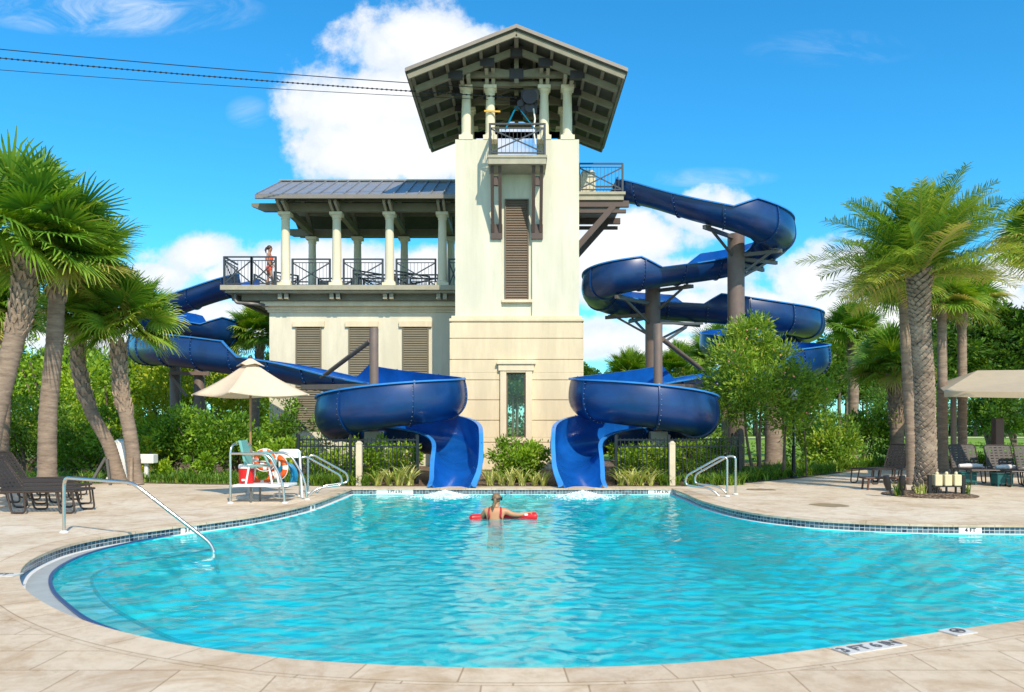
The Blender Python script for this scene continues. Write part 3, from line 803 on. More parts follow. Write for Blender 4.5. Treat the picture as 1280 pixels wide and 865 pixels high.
for q in (26.95, 28.35, 29.75, 31.15, 32.4):
    m = MB()
    for sgn in (-1, 1):
        m.beam((RX, q, AZT - .26), (RX + sgn * (HW - .15), q, EZ - .18), .13, .2)
    first = abs(q - 28.35) < .01 or abs(q - 31.15) < .01 or abs(q - 29.75) < .01
    if q > 26 and q < 32:
        qq = q if q > 27 else 27.6
    if first or q < 27:
        y = 27.45 if q < 27 else q
        zt = 13.56
        m.beam((RX - 2.0, y, zt), (RX + 2.0, y, zt), .14, .19)
        m.beam((RX, y, zt - .3), (RX, y, roofz(RX) - .3), .15, .15)
        for sgn in (-1, 1):
            m.beam((RX + sgn * .2, y, zt + .06), (RX + sgn * .95, y, roofz(RX + .95) - .3), .13, .13)
    tr = m.build('truss', M['rafter'], tower)
    if q < 27 or first:
        y = 27.45 if q < 27 else q
        for (gx_, gw, gy_, za, zb) in [(RX, .24, y, 13.40, 13.74), (RX, .2, q, roofz(RX) - .48, roofz(RX) - .14)] + [(RX + s * dx, .24, q, roofz(RX + dx) - .42, roofz(RX + dx) - .16) for s in (-1, 1) for dx in (.98, 2.05)]:
            g = MB(); g.box(gx_ - gw, gx_ + gw, gy_ - .093, gy_ + .093, za, zb); g.build('gusset_plate', M['gusset'], tr)
m = MB()
for y in (27.82, 31.66):
    m.beam((TX0 + .1, y, 13.38), (TX1 - .1, y, 13.38), .18, .15)
for x in (cxs[0], cxs[3]): m.beam((x, 27.92, 13.38), (x, 31.56, 13.38), .18, .15)
for sgn, x in ((1, cxs[0]), (-1, cxs[3])):
    m.beam((x, 31.5, 12.2), (x + sgn * 1.0, 31.5, 13.1), .12, .12)
    m.beam((x + sgn * .02, 31.45, 12.95), (-x * .98, 31.45, 12.95), .12, .22)
m.build('tie_beam', M['rafter'], tower)
x_rail(tower, (TX0 + .2, 31.4, 11.40), (TX1 - .2, 31.4, 11.40), .55, M['rail'], cross=2)

# side platform where the right slide starts
m = MB()
m.box(TX1 + .002, 3.86, 28.6, 31.5, 9.80, 9.90); m.box(TX1 + .002, 3.80, 28.66, 31.44, 9.62, 9.80)
pl = m.build('platform', M['beamlight'], tower)
for y in (28.8, 31.2):
    m = MB()
    m.beam((TX1 + .003, y, 9.5), (4.0, y, 9.5), .14, .22)
    m.beam((3.45, y, 9.42), (TX1 + .02, y, 7.95), .17, .2)
    m.beam((TX1 + .003, y, 9.24), (3.9, y, 9.24), .12, .12)
    m.build('platform_brace', M['brown'], tower)
x_rail(tower, (2.2, 28.68, 9.90), (3.76, 28.68, 9.90), 1.02, M['rail'])
x_rail(tower, (2.2, 31.42, 9.90), (3.76, 31.42, 9.90), 1.02, M['rail'])
x_rail(tower, (3.78, 30.25, 9.90), (3.78, 31.38, 9.90), 1.02, M['rail'], post=False)
m = MB(); m.box(2.28, 2.82, 28.95, 29.35, 9.90, 10.68); m.extrude([(2.28, 28.95, 10.68), (2.82, 28.95, 10.68), (2.72, 28.95, 10.78), (2.38, 28.95, 10.78)], (0, .4, 0))
m.build('control_cabinet', M['wing'], tower, bevel=.02)

# zip-line head and cables
zl = thing('zip_line_trolley', 'dark pulley and motor block with blue straps hung under the tower roof', 'pulley', (.45, 27.9, 12.4))
m = MB(); 
m.tube([(.42, 27.62, 12.9), (.42, 28.2, 12.9)], .26, 16); m.tube([(.42, 27.70, 12.55), (.42, 28.1, 12.55)], .17, 14); m.tube([(.1, 27.75, 12.72), (.1, 28.05, 12.72)], .12, 12)
m.box(.12, .68, 27.8, 28.0, 12.4, 13.2); m.build('pulley_wheel', M['gusset'], zl, smooth=True)
m = MB(); m.lathe([(.1, 0), (.14, .05), (.14, .35), (.08, .42)], (.62, 27.8, 12.8), 12); m.build('motor_housing', M['steelgrey'], zl, smooth=True)
m = MB(); m.beam((-.05, 27.8, 12.62), (-.42, 27.3, 11.62), .06, .02); m.beam((.0, 27.8, 12.62), (.62, 27.3, 11.6), .06, .02); m.build('strap', M['hose'], zl)
m = MB(); m.tube([(.55, 27.7, 12.5), (.6, 27.6, 12.1), (.55, 27.55, 11.7), (.62, 27.55, 11.2)], .03, 8); m.build('hanging_chain', M['white'], zl)
m = MB(); m.beam((-1.15, 27.6, 12.38), (-.6, 27.6, 12.36), .05, .05); m.build('strap_end', M['yellow'], zl)
for k, (py0, py1, d1, r, lab) in enumerate([(55, 112, 24, .014, 'uppermost thin steel cable running from the tower lookout to the left'),
                                           (66, 122, 24, .02, 'thickest beaded steel cable running from the tower lookout to the left'),
                                           (81, 126, 24.6, .010, 'lowest faint steel cable running from the tower lookout to the left')]):
    a = P(645, py1, 27.9); b = P(0, py0, d1); b2 = a + (b - a) * 1.5
    pts = [a.lerp(b2, t / 24) + Vector((0, 0, -.5 * 4 * (t / 24) * (1 - t / 24) * .35)) for t in range(25)]
    mm = MB()
    if k == 1:
        mm.tube(pts, r * .7, 6)
        for t in range(150):
            c = a.lerp(b2, t / 150); c.z -= .7 * (t / 150) * (1 - t / 150)
            mm.ball(c, (.05, .03, .03), 6, 4)
    else: mm.tube(pts, r, 6)
    tag(mm.build('zip_line_cable', M['cable'], smooth=True), lab, 'cable', 'zip line cables')

# ------------------------------------------------------------------ two-storey wing with open terrace
wing = thing('terrace_building', 'two storey stucco wing with open colonnaded terrace left of the tower', 'building', (-5.9, 32.4, 0))
WX0, WX1, WY0, WY1 = -9.4, BX0 - .004, 30.3, 34.5
m = MB(); m.box(WX0, WX1, WY0, WY1, 0, 5.82); m.build('wall', M['wing'], wing)
m = MB()
m.box(WX0 - .06, WX1, WY0 - .06, WY1 + .06, 5.82, 5.90); m.box(WX0 - .12, WX1, WY0 - .12, WY1 + .12, 5.90, 6.02); m.box(WX0 - .27, WX1, WY0 - .30, WY1 + .2, 6.02, 6.2)
m.build('cornice', M['trim'], wing, bevel=.015)
for (a, b) in ((370, 402), (436, 469), (503, 536)):
    x0, x1 = X(a, 30.3), X(b, 30.3); z0, z1 = 1.4, 5.26
    m = MB(); n = 44
    for i in range(n):
        z = z0 + (z1 - z0) * (i + .5) / n; h = (z1 - z0) / n
        m.add([(x0 + .05, WY0 - .012, z - h * .5), (x1 - .05, WY0 - .012, z - h * .5), (x1 - .05, WY0 - .004, z + h * .5), (x0 + .05, WY0 - .004, z + h * .5),
               (x0 + .05, WY0 - .05, z - h * .45), (x1 - .05, WY0 - .05, z - h * .45), (x1 - .05, WY0 - .012, z + h * .5), (x0 + .05, WY0 - .012, z + h * .5)], [(0, 1, 2, 3), (7, 6, 5, 4), (0, 4, 5, 1), (2, 6, 7, 3)])
    sh = m.build('window_shutter', M['shutter'], wing)
    m = MB(); m.box(x0, x0 + .05, WY0 - .06, WY0 - .001, z0, z1); m.box(x1 - .05, x1, WY0 - .06, WY0 - .001, z0, z1); m.box(x0, x1, WY0 - .06, WY0 - .001, z0 - .05, z0); m.build('frame', M['shutter'], sh)
    m = MB(); m.box(x0 - .12, x1 + .12, WY0 - .10, WY0 - .001, z1 + .002, z1 + .22); m.build('lintel', M['trim'], sh, bevel=.01)
m = MB()
m.box(-10.94, -2.16, 29.4, 34.9, 6.52, 6.70); m.box(-10.80, -2.17, 29.52, 34.8, 6.44, 6.52)
m.build('terrace_floor', M['beamlight'], wing, bevel=.01)
m = MB()
m.box(-10.3, -2.34, 29.86, 34.5, 6.2, 6.44)
m.build('floor_beam', M['beamdark'], wing)
ccx = [X(p, 30) for p in (357, 421, 487, 553)]
for x in ccx:
    m = MB()
    for s in (-.12, .12):
        m.extrude([(x + s - .075, 29.62, 6.44), (x + s - .075, 29.855, 6.21), (x + s - .075, 29.855, 6.44)], (.15, 0, 0))
        m.box(x + s - .075, x + s + .075, 29.66, 29.855, 6.24, 6.438)
    m.build('floor_bracket', M['beamlight'], wing)
m = MB(); m.beam((-10.6, 29.9, 6.32), (-10.6, 34.4, 6.32), .16, .22); m.beam((-10.0, 33, 6.3), (-9.4, 33, 6.3), .16, .2); m.build('edge_beam', M['beamdark'], wing)
m = MB(); m.tube(bend([(-10.5, 29.75, 6.43), (-10.5, 29.75, 6.1), (-9.9, 29.75, 6.06), (-9.42, 30.1, 6.06)], .15), .06, 8); m.build('downpipe', M['steelgrey'], wing, smooth=True)
for x in ccx:
    columnpart(wing, x, 30.0, 6.70, 9.50, .17)
    columnpart(wing, x, 33.9, 6.70, 9.50, .17)
# terrace roof
ZE, ZR, YE0, YR, YE1 = 9.80, 11.16, 29.0, 32.0, 35.0
GX0, GX1 = -9.45, -2.16
m = MB(); up = Vector((0, 0, .07))
for ye in (YE0, YE1):
    a, b, c, d = Vector((GX0, ye, ZE)), Vector((GX1, ye, ZE)), Vector((GX1, YR, ZR)), Vector((GX0, YR, ZR))
    m.add([a, b, c, d, a + up, b + up, c + up, d + up], [(0, 1, 2, 3), (4, 7, 6, 5), (0, 4, 5, 1), (1, 5, 6, 2), (3, 7, 4, 0)])
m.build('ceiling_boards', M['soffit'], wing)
m = MB()
for ye in (YE0 - .06, YE1 + .06):
    o1 = Vector((0, 0, .075)); o2 = Vector((0, 0, .125))
    a, b, c, d = Vector((GX0 - .06, ye, ZE - .03)), Vector((GX1, ye, ZE - .03)), Vector((GX1, YR, ZR)), Vector((GX0 - .06, YR, ZR))
    m.add([a + o1, b + o1, c + o1, d + o1, a + o2, b + o2, c + o2, d + o2], [(0, 1, 2, 3), (4, 7, 6, 5), (0, 4, 5, 1), (1, 5, 6, 2), (3, 7, 4, 0)])
    nse = 17
    for k in range(nse):
        x = GX0 + .02 + (GX1 - GX0 - .1) * k / (nse - 1)
        m.beam((x, ye, ZE + .12), (x, YR, ZR + .15), .035, .06)
m.beam((GX0 - .06, YR, ZR + .17), (GX1, YR, ZR + .17), .2, .05)
m.build('roof', M['roof'], wing)
for yy_ in (YE0 - .03, YE1 + .03):
    m = MB(); m.beam((GX0 - .06, yy_, ZE + .02), (GX1, yy_, ZE + .02), .10, .14); m.build('gutter', M['rooftop'], wing)
m = MB()
for y in (30.0, 33.9):
    m.extrude([(-9.95, y - .11, 9.84), (-9.95, y - .11, 9.74), (-9.5, y - .11, 9.55), (-2.17, y - .11, 9.55), (-2.17, y - .11, 9.84)], (0, .22, 0))
m.build('front_beam', M['beamdark'], wing)
m = MB()
for x in ccx:
    m.beam((x, 30.12, 9.68), (x, 33.78, 9.68), .2, .24)
    m.beam((x, 30.3, 9.95), (x, 32, 10.9), .14, .2); m.beam((x, 33.7, 9.95), (x, 32, 10.9), .14, .2)
for y, z in ((30.9, 10.28), (32, 10.8), (33.1, 10.28), (31.4, 10.5)):
    m.beam((GX0 + .1, y, z), (GX1, y, z), .12, .16)
m.build('rafter', M['beamdark'], wing)
for x in ccx:
    for s in (-.1, .1):
        m = MB(); m.extrude([(x + s - .045, 29.25, 9.80), (x + s - .045, 29.25, 9.68), (x + s - .045, 29.8, 9.504), (x + s - .045, 29.885, 9.504), (x + s - .045, 29.885, 9.80)], (.09, 0, 0))
        m.build('corbel', M['beamlight'], wing)
fy = 29.6
segs = [(-10.85, -9.85), (-9.83, -8.95)] + [(ccx[i] + .26, ccx[i + 1] - .26) for i in range(3)] + [(ccx[3] + .26, -2.25)]
for a, b in segs: x_rail(wing, (a, fy if a < -8.9 else 30.0, 6.70), (b, fy if a < -8.9 else 30.0, 6.70), 1.07, M['rail'])
for a, b in segs[2:]: x_rail(wing, (a, 33.9, 6.70), (b, 33.9, 6.70), 1.07, M['rail'])
x_rail(wing, (-10.85, 29.66, 6.70), (-10.85, 31.0, 6.70), 1.07, M['rail'], post=False)
x_rail(wing, (-10.85, 33.0, 6.70), (-10.85, 34.7, 6.70), 1.07, M['rail'])
x_rail(wing, (-10.8, 34.7, 6.70), (-8.95, 34.7, 6.70), 1.07, M['rail'], cross=2)
for (a, b) in (((-6.4, 31.2), (-5.0, 32.6)), ((-5.0, 31.2), (-3.6, 32.6)), ((-6.4, 32.2), (-3.2, 32.2)), ((-9.6, 31.6), (-8.9, 32.4))):
    x_rail(wing, (a[0], a[1], 6.70), (b[0], b[1], 6.70), .9, M['rail'], name='queue_rail')
m = MB(); m.box(-8.1, -7.6, 32.6, 32.9, 6.70, 7.45); m.build('terrace_cabinet', M['steelgrey'], wing, bevel=.02)
# ------------------------------------------------------------------ water slides
LOW, HIGH, FR = .64, 1.13, .60
def resample(pts, step):
    c = catmull(pts, 24); out = [c[0]]; acc = 0
    ss = [0]
    for i in range(1, len(c)): ss.append(ss[-1] + (c[i] - c[i - 1]).length)
    n = int(ss[-1] / step); res = []; j = 0
    for k in range(n + 1):
        t = ss[-1] * k / n
        while j < len(ss) - 2 and ss[j + 1] < t: j += 1
        f = (t - ss[j]) / max(1e-9, ss[j + 1] - ss[j])
        res.append(c[j].lerp(c[j + 1], f))
    # index of nearest control for every sample
    return res, ss[-1]
def smooth_seq(a, n):
    a = np.array(a, float)
    k = np.ones(n) / n; p = np.pad(a, n, mode='edge')
    return np.convolve(p, k, mode='same')[n:-n]
def make_slide(label, ctrl, ends):
    """ctrl: (px, py, depth, left wall high?, right wall high?) -- survey of the trough's underside"""
    pts = [P(a, b, c) for (a, b, c, _, _) in ctrl]
    S_, total = resample(pts, .14)
    n = len(S_)
    # smooth the survey
    A = np.array([tuple(p) for p in S_])
    for it in range(3):
        for k in range(3): A[:, k] = np.where(np.arange(n) < 2, A[:, k], np.where(np.arange(n) > n - 3, A[:, k], smooth_seq(A[:, k], 9)))
    S_ = [Vector(p) for p in A]
    ci = []
    for p in S_:
        ci.append(min(range(len(pts)), key=lambda i: (pts[i] - p).length))
    hl = smooth_seq([HIGH if ctrl[i][3] else LOW for i in ci], 5)
    hr = smooth_seq([HIGH if ctrl[i][4] else LOW for i in ci], 5)
    m = 14 + 8
    Vo = []; Vi = []
    rimL = []; rimR = []; frames = []
    for i, p in enumerate(S_):
        t = (S_[min(i + 1, n - 1)] - S_[max(i - 1, 0)]); 
        th = Vector((t.x, t.y, 0)).normalized()
        s = Vector((th.y, -th.x, 0))                     # to the right of travel
        frames.append((p, th, s))
        rem = total * (n - 1 - i) / (n - 1)
        e = min(1, rem / 1.7); e = e * e * (3 - 2 * e)
        a, b = hl[i] * (.42 + .58 * e), hr[i] * (.42 + .58 * e)
        flare = 1 - .06 * (1 - e)
        for (r, dst, lift) in ((FR + .035, Vo, 0), (FR, Vi, .035)):
            prof = []
            for k in range(4):
                f = k / 4
                if a > FR: prof.append((-r, a + (FR - a) * f, a))
            if a <= FR:
                q0 = math.acos(max(-1, min(1, 1 - a / FR)))
            else: q0 = PI / 2
            if b <= FR:
                q1 = math.acos(max(-1, min(1, 1 - b / FR)))
            else: q1 = PI / 2
            sec = []
            if a > FR:
                for k in range(4): 
                    f = k / 4; hgt = a + (FR - a) * f
                    sec.append((-r + .07 * max(0, (hgt - FR) / .5) ** 2, hgt))
            else: sec += [None] * 4
            for k in range(15):
                q = -q0 + (q0 + q1) * k / 14
                sec.append((r * math.sin(q), FR - r * math.cos(q)))
            if b > FR:
                for k in range(1, 5):
                    f = k / 4; hgt = FR + (b - FR) * f
                    sec.append((r - .07 * max(0, (hgt - FR) / .5) ** 2, hgt))
            else: sec += [None] * 4
            first = next(x for x in sec if x); last = [x for x in sec if x][-1]
            sec = [x if x else (first if idx < 4 else last) for idx, x in enumerate(sec)]
            dst.append([p + s * (x * flare) + Vector((0, 0, z + .0)) for (x, z) in sec])
    k = len(Vo[0]); V = []; F = []; MI = []
    for ring in Vo: V += ring
    base = len(V)
    for ring in Vi: V += ring
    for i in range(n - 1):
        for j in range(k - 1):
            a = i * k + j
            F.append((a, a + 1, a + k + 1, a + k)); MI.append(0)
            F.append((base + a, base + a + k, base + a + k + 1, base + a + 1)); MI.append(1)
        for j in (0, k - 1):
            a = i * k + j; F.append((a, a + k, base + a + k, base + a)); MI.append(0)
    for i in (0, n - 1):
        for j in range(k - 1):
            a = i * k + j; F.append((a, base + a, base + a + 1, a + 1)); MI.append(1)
    loc = S_[0]
    root = thing('water_slide', label, 'water slide', loc)
    me = bpy.data.meshes.new('flume'); me.from_pydata([tuple(Vector(v) - loc) for v in V], [], F)
    me.polygons.foreach_set('material_index', MI)
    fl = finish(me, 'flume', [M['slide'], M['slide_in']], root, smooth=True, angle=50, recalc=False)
    # rim flanges
    m = MB()
    for side in (0, k - 1):
        vs = []; sg = -1 if side == 0 else 1
        for i in range(n):
            p, th, s = frames[i]; v = Vo[i][side]; inn = Vi[i][side]
            rem = total * (n - 1 - i) / (n - 1); e_ = max(0, 1 - rem / 1.1); o = v + s * sg * (.075 + .03 * e_ * e_) - Vector((0, 0, .03 * e_ * e_))
            vs += [inn + Vector((0, 0, .012)), o + Vector((0, 0, .012)), o + Vector((0, 0, -.03)), v + Vector((0, 0, -.03))]
        fs = []
        for i in range(n - 1):
            b = i * 4
            for q in range(4):
                fs.append((b + q, b + (q + 1) % 4, b + 4 + (q + 1) % 4, b + 4 + q))
        fs += [(0, 1, 2, 3), tuple(reversed(range(4 * (n - 1), 4 * n)))]
        m.add(vs, fs)
    m.build('rim', M['slide_rim_sunlit'], root, smooth=True, angle=40)
    # bolted joints between the moulded sections
    stp = int(1.75 / .14); i = 6
    while i < n - 8:
        vs = []; fs = []
        p, th, s = frames[i]
        for q in range(k):
            o = Vo[i][q]; c = p + Vector((0, 0, FR)); outw = (o - c); outw -= th * outw.dot(th); 
            outw = outw.normalized() * .045
            vs += [o - th * .02 - outw * .1, o - th * .02 + outw, o + th * .02 + outw, o + th * .02 - outw * .1]
        for q in range(k - 1):
            b = q * 4
            for e in range(4): fs.append((b + e, b + (e + 1) % 4, b + 4 + (e + 1) % 4, b + 4 + e))
        j = MB().add(vs, fs).build('joint_flange', M['slide'], root, smooth=True, angle=40)
        bm_ = MB()
        for q in range(0, k):
            if q in (0, k - 1): continue
            o = Vo[i][q]; c = p + Vector((0, 0, FR)); outw = (o - c).normalized()
            bm_.ball(o + outw * .022 + th * .045, .0135, 5, 4)
        bm_.build('bolt', M['bolt'], j)
        i += stp
    return root, frames, Vo
h, l = True, False
right_ctrl = [(770, 251, 29.5, l, l), (785, 252, 29.4, l, l), (812, 258, 29, l, l), (845, 269, 28.4, l, l), (880, 279, 28, l, l), (915, 286, 27.7, l, l), (938, 294, 27.7, l, h), (960, 303, 28.1, l, h),
              (973, 311, 29.0, l, h), (970, 320, 30.1, l, h), (950, 333, 30.8, l, h), (920, 344, 31, l, h), (885, 350, 30.9, l, h), (862, 353, 30.7, l, l), (840, 356, 30.4, l, l), (818, 359, 30.1, l, l), (796, 362, 29.8, h, l),
              (768, 367, 29.8, h, l), (748, 374, 30.4, h, l), (745, 383, 31.4, h, l), (758, 391, 32.4, h, l), (785, 396, 33, h, l), (825, 399, 33.2, h, l), (848, 401, 33.2, h, l), (860, 401, 33.2, l, l), (878, 402, 33.1, l, l), (896, 403, 33, l, h),
              (930, 408, 32.9, l, h), (970, 415, 33, l, h), (1000, 419, 33.6, l, h), (1015, 424, 34.6, l, h), (1008, 429, 35.7, l, h), (980, 433, 36.3, l, h), (945, 437, 36.4, l, h),
              (912, 441, 36, l, h), (893, 445, 35.2, l, h), (890, 450, 34.3, l, h), (912, 455, 33.4, l, h), (950, 459, 33, l, l), (990, 461, 32.6, h, l),
              (1015, 464, 32.0, h, l), (1021, 468, 31.0, h, l), (1008, 472, 30.2, h, l), (985, 476, 29.6, h, l), (950, 481, 28.8, l, l), (905, 488, 27.6, l, l), (862, 496, 26.3, l, l), (842, 500, 25.8, l, h), (800, 508, 25.0, l, h),
              (762, 514, 24.3, l, h), (739, 519, 23.6, l, h), (733, 523, 22.8, l, h), (744, 526, 22.1, l, h), (772, 529, 21.75, l, h), (810, 533, 21.6, l, h), (848, 538, 21.75, l, h), (870, 543, 22.2, l, h), (877, 547, 22.9, l, h),
              (868, 551, 23.6, l, h), (840, 555, 24.1, l, h), (805, 559, 24.0, l, h), (770, 563, 23.5, l, h), (742, 568, 22.9, l, h), (726, 574, 22.3, l, h), (719, 581, 21.7, l, h), (717, 590, 21.1, l, h), (721, 602, 20.4, l, h), (728.5, 619, 19.4, l, l)]
sr, fr_r, vo_r = make_slide('long blue open water slide winding up to the high platform right of the tower', right_ctrl, None)
def mir(p): return 1293 - p
left_ctrl = [(312, 366, 31.6, l, l), (296, 369, 31.8, l, l), (278, 373, 32, l, l), (252, 382, 32.1, l, l), (224, 392, 32.3, l, l), (200, 399, 32.7, h, h), (183, 404, 33.4, h, l), (178, 410, 34.4, h, l), (192, 415, 35.3, h, l),
             (222, 419, 35.6, h, l), (250, 424, 35.6, h, l), (270, 429, 35.8, l, h), (286, 434, 36.6, l, h), (285, 440, 37.5, l, h), (262, 443, 38.2, l, h), (228, 446, 38, l, l), (196, 449, 36.8, l, h), (182, 452, 35, l, h), (180, 454, 33, l, h), (188, 455, 31.2, l, h),
             (208, 456, 30.0, l, h), (240, 460, 29.2, l, h), (275, 465, 28.8, l, h), (293, 468, 28.5, l, h), (312, 470, 28.3, l, l), (350, 476, 27.9, l, l), (392, 485, 27.2, l, l), (425, 494, 26.4, l, l), (448, 500, 25.8, h, l)]
left_ctrl += [(mir(a), b, c, e, d) for (a, b, c, d, e) in right_ctrl[right_ctrl.index((800, 508, 25.0, l, h)):]]
sl_, fr_l, vo_l = make_slide('shorter blue open water slide coming down from the terrace left of the tower', left_ctrl, None)

# splash where each slide meets the pool
def foammat():
    m, nt, p = newmat('white_foam'); p.inputs['Base Color'].default_value = (.85, .9, .92, 1); p.inputs['Roughness'].default_value = .6; return m
M['foam'] = foammat()
for cx, cy in ((fr_l[-1][0].x - .1, 18.75), (fr_r[-1][0].x - .05, 18.7)):
    m = MB(); rs = random.Random(5 + int(cx))
    for i in range(2200):
        r = abs(rs.gauss(0, .27)); a = rs.uniform(0, 2 * PI)
        hgt = max(0, .15 - r * .30) * rs.random() ** 1.5
        m.ball((cx + r * math.cos(a) * 1.25, cy + r * math.sin(a) * 1.3, WZ + hgt + .008), rs.uniform(.003, .014), 5, 4)
    for i in range(90):
        r = rs.uniform(.15, .75); a = rs.uniform(0, 2 * PI)
        m.ball((cx + r * math.cos(a), cy - .25 + r * math.sin(a) * 1.1, WZ + .018), (rs.uniform(.015, .06), rs.uniform(.02, .05), .008), 6, 4)
    tag(m.build('splash_foam', M['foam'], smooth=True), kind='stuff')

# ------------------------------------------------------------------ slide supports
def arm(parent, cx, cy, tgt, drop=.75, mat='steelgrey', ext=.25):
    t = Vector(tgt); a = Vector((cx, cy, t.z - .16)); d = Vector((t.x - cx, t.y - cy, 0)); e = t + d.normalized() * ext; e.z = t.z - .16
    m = MB(); m.beam(a, e, .11, .13)
    q = a.lerp(e, .75); m.beam(q - Vector((0, 0, .03)), Vector((cx, cy, t.z - .16 - drop)) + d.normalized() * .1, .07, .08)
    m.tube([t + Vector((0, 0, -.12)), t + Vector((0, 0, .05))], .05, 8); m.box(t.x - .13, t.x + .13, t.y - .13, t.y + .13, t.z - .1, t.z - .08)
    return m.build('support_arm', M[mat], parent)
def column(label, px, d, topz, r, pier=None, n=20):
    x = X(px, d)
    root = thing('slide_column', label, 'column', (x, d, 0), group='steel columns carrying the slides')
    m = MB(); m.lathe([(r, .0 if not pier else pier - .02), (r, topz - .02), (r * .96, topz)], (x, d, 0), n); m.build('post', M['post'], root, smooth=True, angle=30)
    if pier:
        m = MB(); w_ = .245; m.box(x - w_, x + w_, d - w_, d + w_, -.02, pier); m.build('footing', M['concrete'], root, bevel=.02)
    else:
        m = MB(); m.lathe([(r * 1.5, 0), (r * 1.5, .05)], (x, d, 0), n); m.build('base_plate', M['post'], root)
    return root
def low(frames, px, d0, d1, z0=0, z1=99):
    """underside point of a run nearest to a survey column, between two depths"""
    c = [p for (p, t, s) in frames if d0 < p.y < d1 and z0 < p.z < z1]
    return min(c, key=lambda p: abs(CX + p.x / p.y * FP - px))
c1 = column('tallest thick brown slide column behind the leafy shrub at right', 920, 29.5, Zp(293, 29.5), .31)
for px, a, b in ((884, 27, 29), (965, 29.4, 31.5), (968, 27, 29.2)):
    arm(c1, X(920, 29.5), 29.5, low(fr_r, px, a, b))
arm(c1, X(920, 29.5), 29.5, low(fr_r, 950, 30.2, 31.5), .5)
c2 = column('second tallest thick brown slide column, nearer the tower at right', 816, 31.6, Zp(353, 31.6), .30)
for px, a, b in ((775, 29, 30.6), (858, 30.2, 31.3), (870, 32.4, 34), (765, 31.8, 33.4), (790, 32, 34)):
    arm(c2, X(816, 31.6), 31.6, low(fr_r, px, a, b, 4, 7.6), .85)
c3 = column('slim brown column inside the lowest loop of the right slide on a concrete pier', 822.5, 23.1, Zp(405, 23.1), .13, 1.35)
c4 = column('slim brown column inside the lowest loop of the left slide on a concrete pier', 467.5, 23.1, Zp(410, 23.1), .13, 1.35)
for root, px, tx, ty, td, bx, by, bd in ((c3, 822.5, 828, 424, 23.1, 897, 477, 27.5), (c4, 467.5, 463, 426, 23.1, 383, 486, 27.2)):
    m = MB(); m.tube([P(tx, ty, td), P(bx, by, bd)], .075, 10); m.build('diagonal_strut', M['post'], root, smooth=True)
    m = MB(); m.beam(P(px + (5 if tx > 647 else -5), 483, 23.2), P(885 if tx > 647 else 378, 484, 26.5), .12, .16); m.build('cross_beam', M['post'], root)
    sgn = 1 if tx > 647 else -1
    m = MB(); q = Vector((X(px, 23.1), 23.1, 1.75)); m.beam(q, q + Vector((-sgn * 1.7, -.2, .0)), .12, .14); m.beam(q, q + Vector((0, -1.5, .05)), .12, .14); m.beam(q + Vector((0, 0, -.6)), q + Vector((0, 1.0, -.6)), .1, .12)
    m.build('support_arm', M['post'], root)
m = MB(); m.beam(P(831, 427, 23.15), P(858, 409, 25), .05, .06); m.beam(P(826, 404, 23.1), P(878, 404.5, 25.5), .06, .07); m.build('bracket_arm', M['steelgrey'], c3)
c5 = column('short brown column between the stacked runs at the right bend', 967, 34.4, Zp(430, 34.4), .32)
arm(c5, X(967, 34.4), 34.4, low(fr_r, 995, 35, 36.5), .5)
c6 = column('left one of the two short brown columns under the left slide bend', 219, 31.6, Zp(457, 31.6), .2)
c7 = column('right one of the two short brown columns under the left slide bend', 249, 31.6, Zp(460, 31.6), .2)
m = MB(); m.beam(P(212, 466, 31.3), P(262, 467, 31.3), .12, .14); m.beam(P(212, 468, 31.2), P(233, 495, 31.3), .09, .1); m.build('cross_beam', M['post'], c6)

# ------------------------------------------------------------------ fences, posts, lamp
def fence(label, pts, hgt, gap=.105):
    root = thing('picket_fence', label, 'fence', (pts[0][0], pts[0][1], 0), group='black picket fences')
    for i in range(len(pts) - 1):
        a, b = Vector((*pts[i], 0)), Vector((*pts[i + 1], 0)); Ln = (b - a).length; t = (b - a) / Ln; m = MB()
        m.beam(a + Vector((0, 0, hgt - .05)), b + Vector((0, 0, hgt - .05)), .035, .04); m.beam(a + Vector((0, 0, .15)), b + Vector((0, 0, .15)), .035, .04); m.beam(a + Vector((0, 0, hgt - .22)), b + Vector((0, 0, hgt - .22)), .03, .035)
        n = int(Ln / gap)
        for k in range(1, n): q = a + t * (Ln * k / n); m.beam(q + Vector((0, 0, .05)), q + Vector((0, 0, hgt)), .019, .019)
        m.build('picket_panel', M['fence'], root)
    for p in pts:
        m = MB(); m.box(p[0] - .035, p[0] + .035, p[1] - .035, p[1] + .035, -.03, hgt + .06); m.extrude([(p[0] - .04, p[1] - .04, hgt + .06), (p[0] + .04, p[1] - .04, hgt + .06), (p[0], p[1] - .04, hgt + .1)], (0, .08, 0)); m.build('post', M['fence'], root)
    return root
fence('black picket fence under the left slide loop', [(X(371, 24.0), 24.0), (X(373, 20.9), 20.9), (X(438, 20.75), 20.75), (X(522, 20.9), 20.9), (X(520, 22.5), 22.5)], 1.2)
fence('black picket fence under the right slide loop', [(X(772, 22.5), 22.5), (X(770, 20.9), 20.9), (X(836, 20.75), 20.75), (X(925, 21.6), 21.6), (X(915, 26.0), 26.0)], 1.2)
for px, lab in ((449, 'square cream post in front of the left black fence'), (840, 'square cream post in front of the right black fence')):
    x = X(px, 20.4); r = thing('cream_post', lab, 'post', (x, 20.4, 0)); m = MB(); m.box(x - .075, x + .075, 20.33, 20.47, -.03, 1.06); m.build('shaft', M['bollard'], r, bevel=.01)
    m = MB(); m.extrude([(x - .085, 20.32, 1.06), (x + .085, 20.32, 1.06), (x + .02, 20.32, 1.13), (x - .02, 20.32, 1.13)], (0, .16, 0)); m.build('cap', M['bollard'], r)
q = P(992, 0, 23.4); q.z = 0
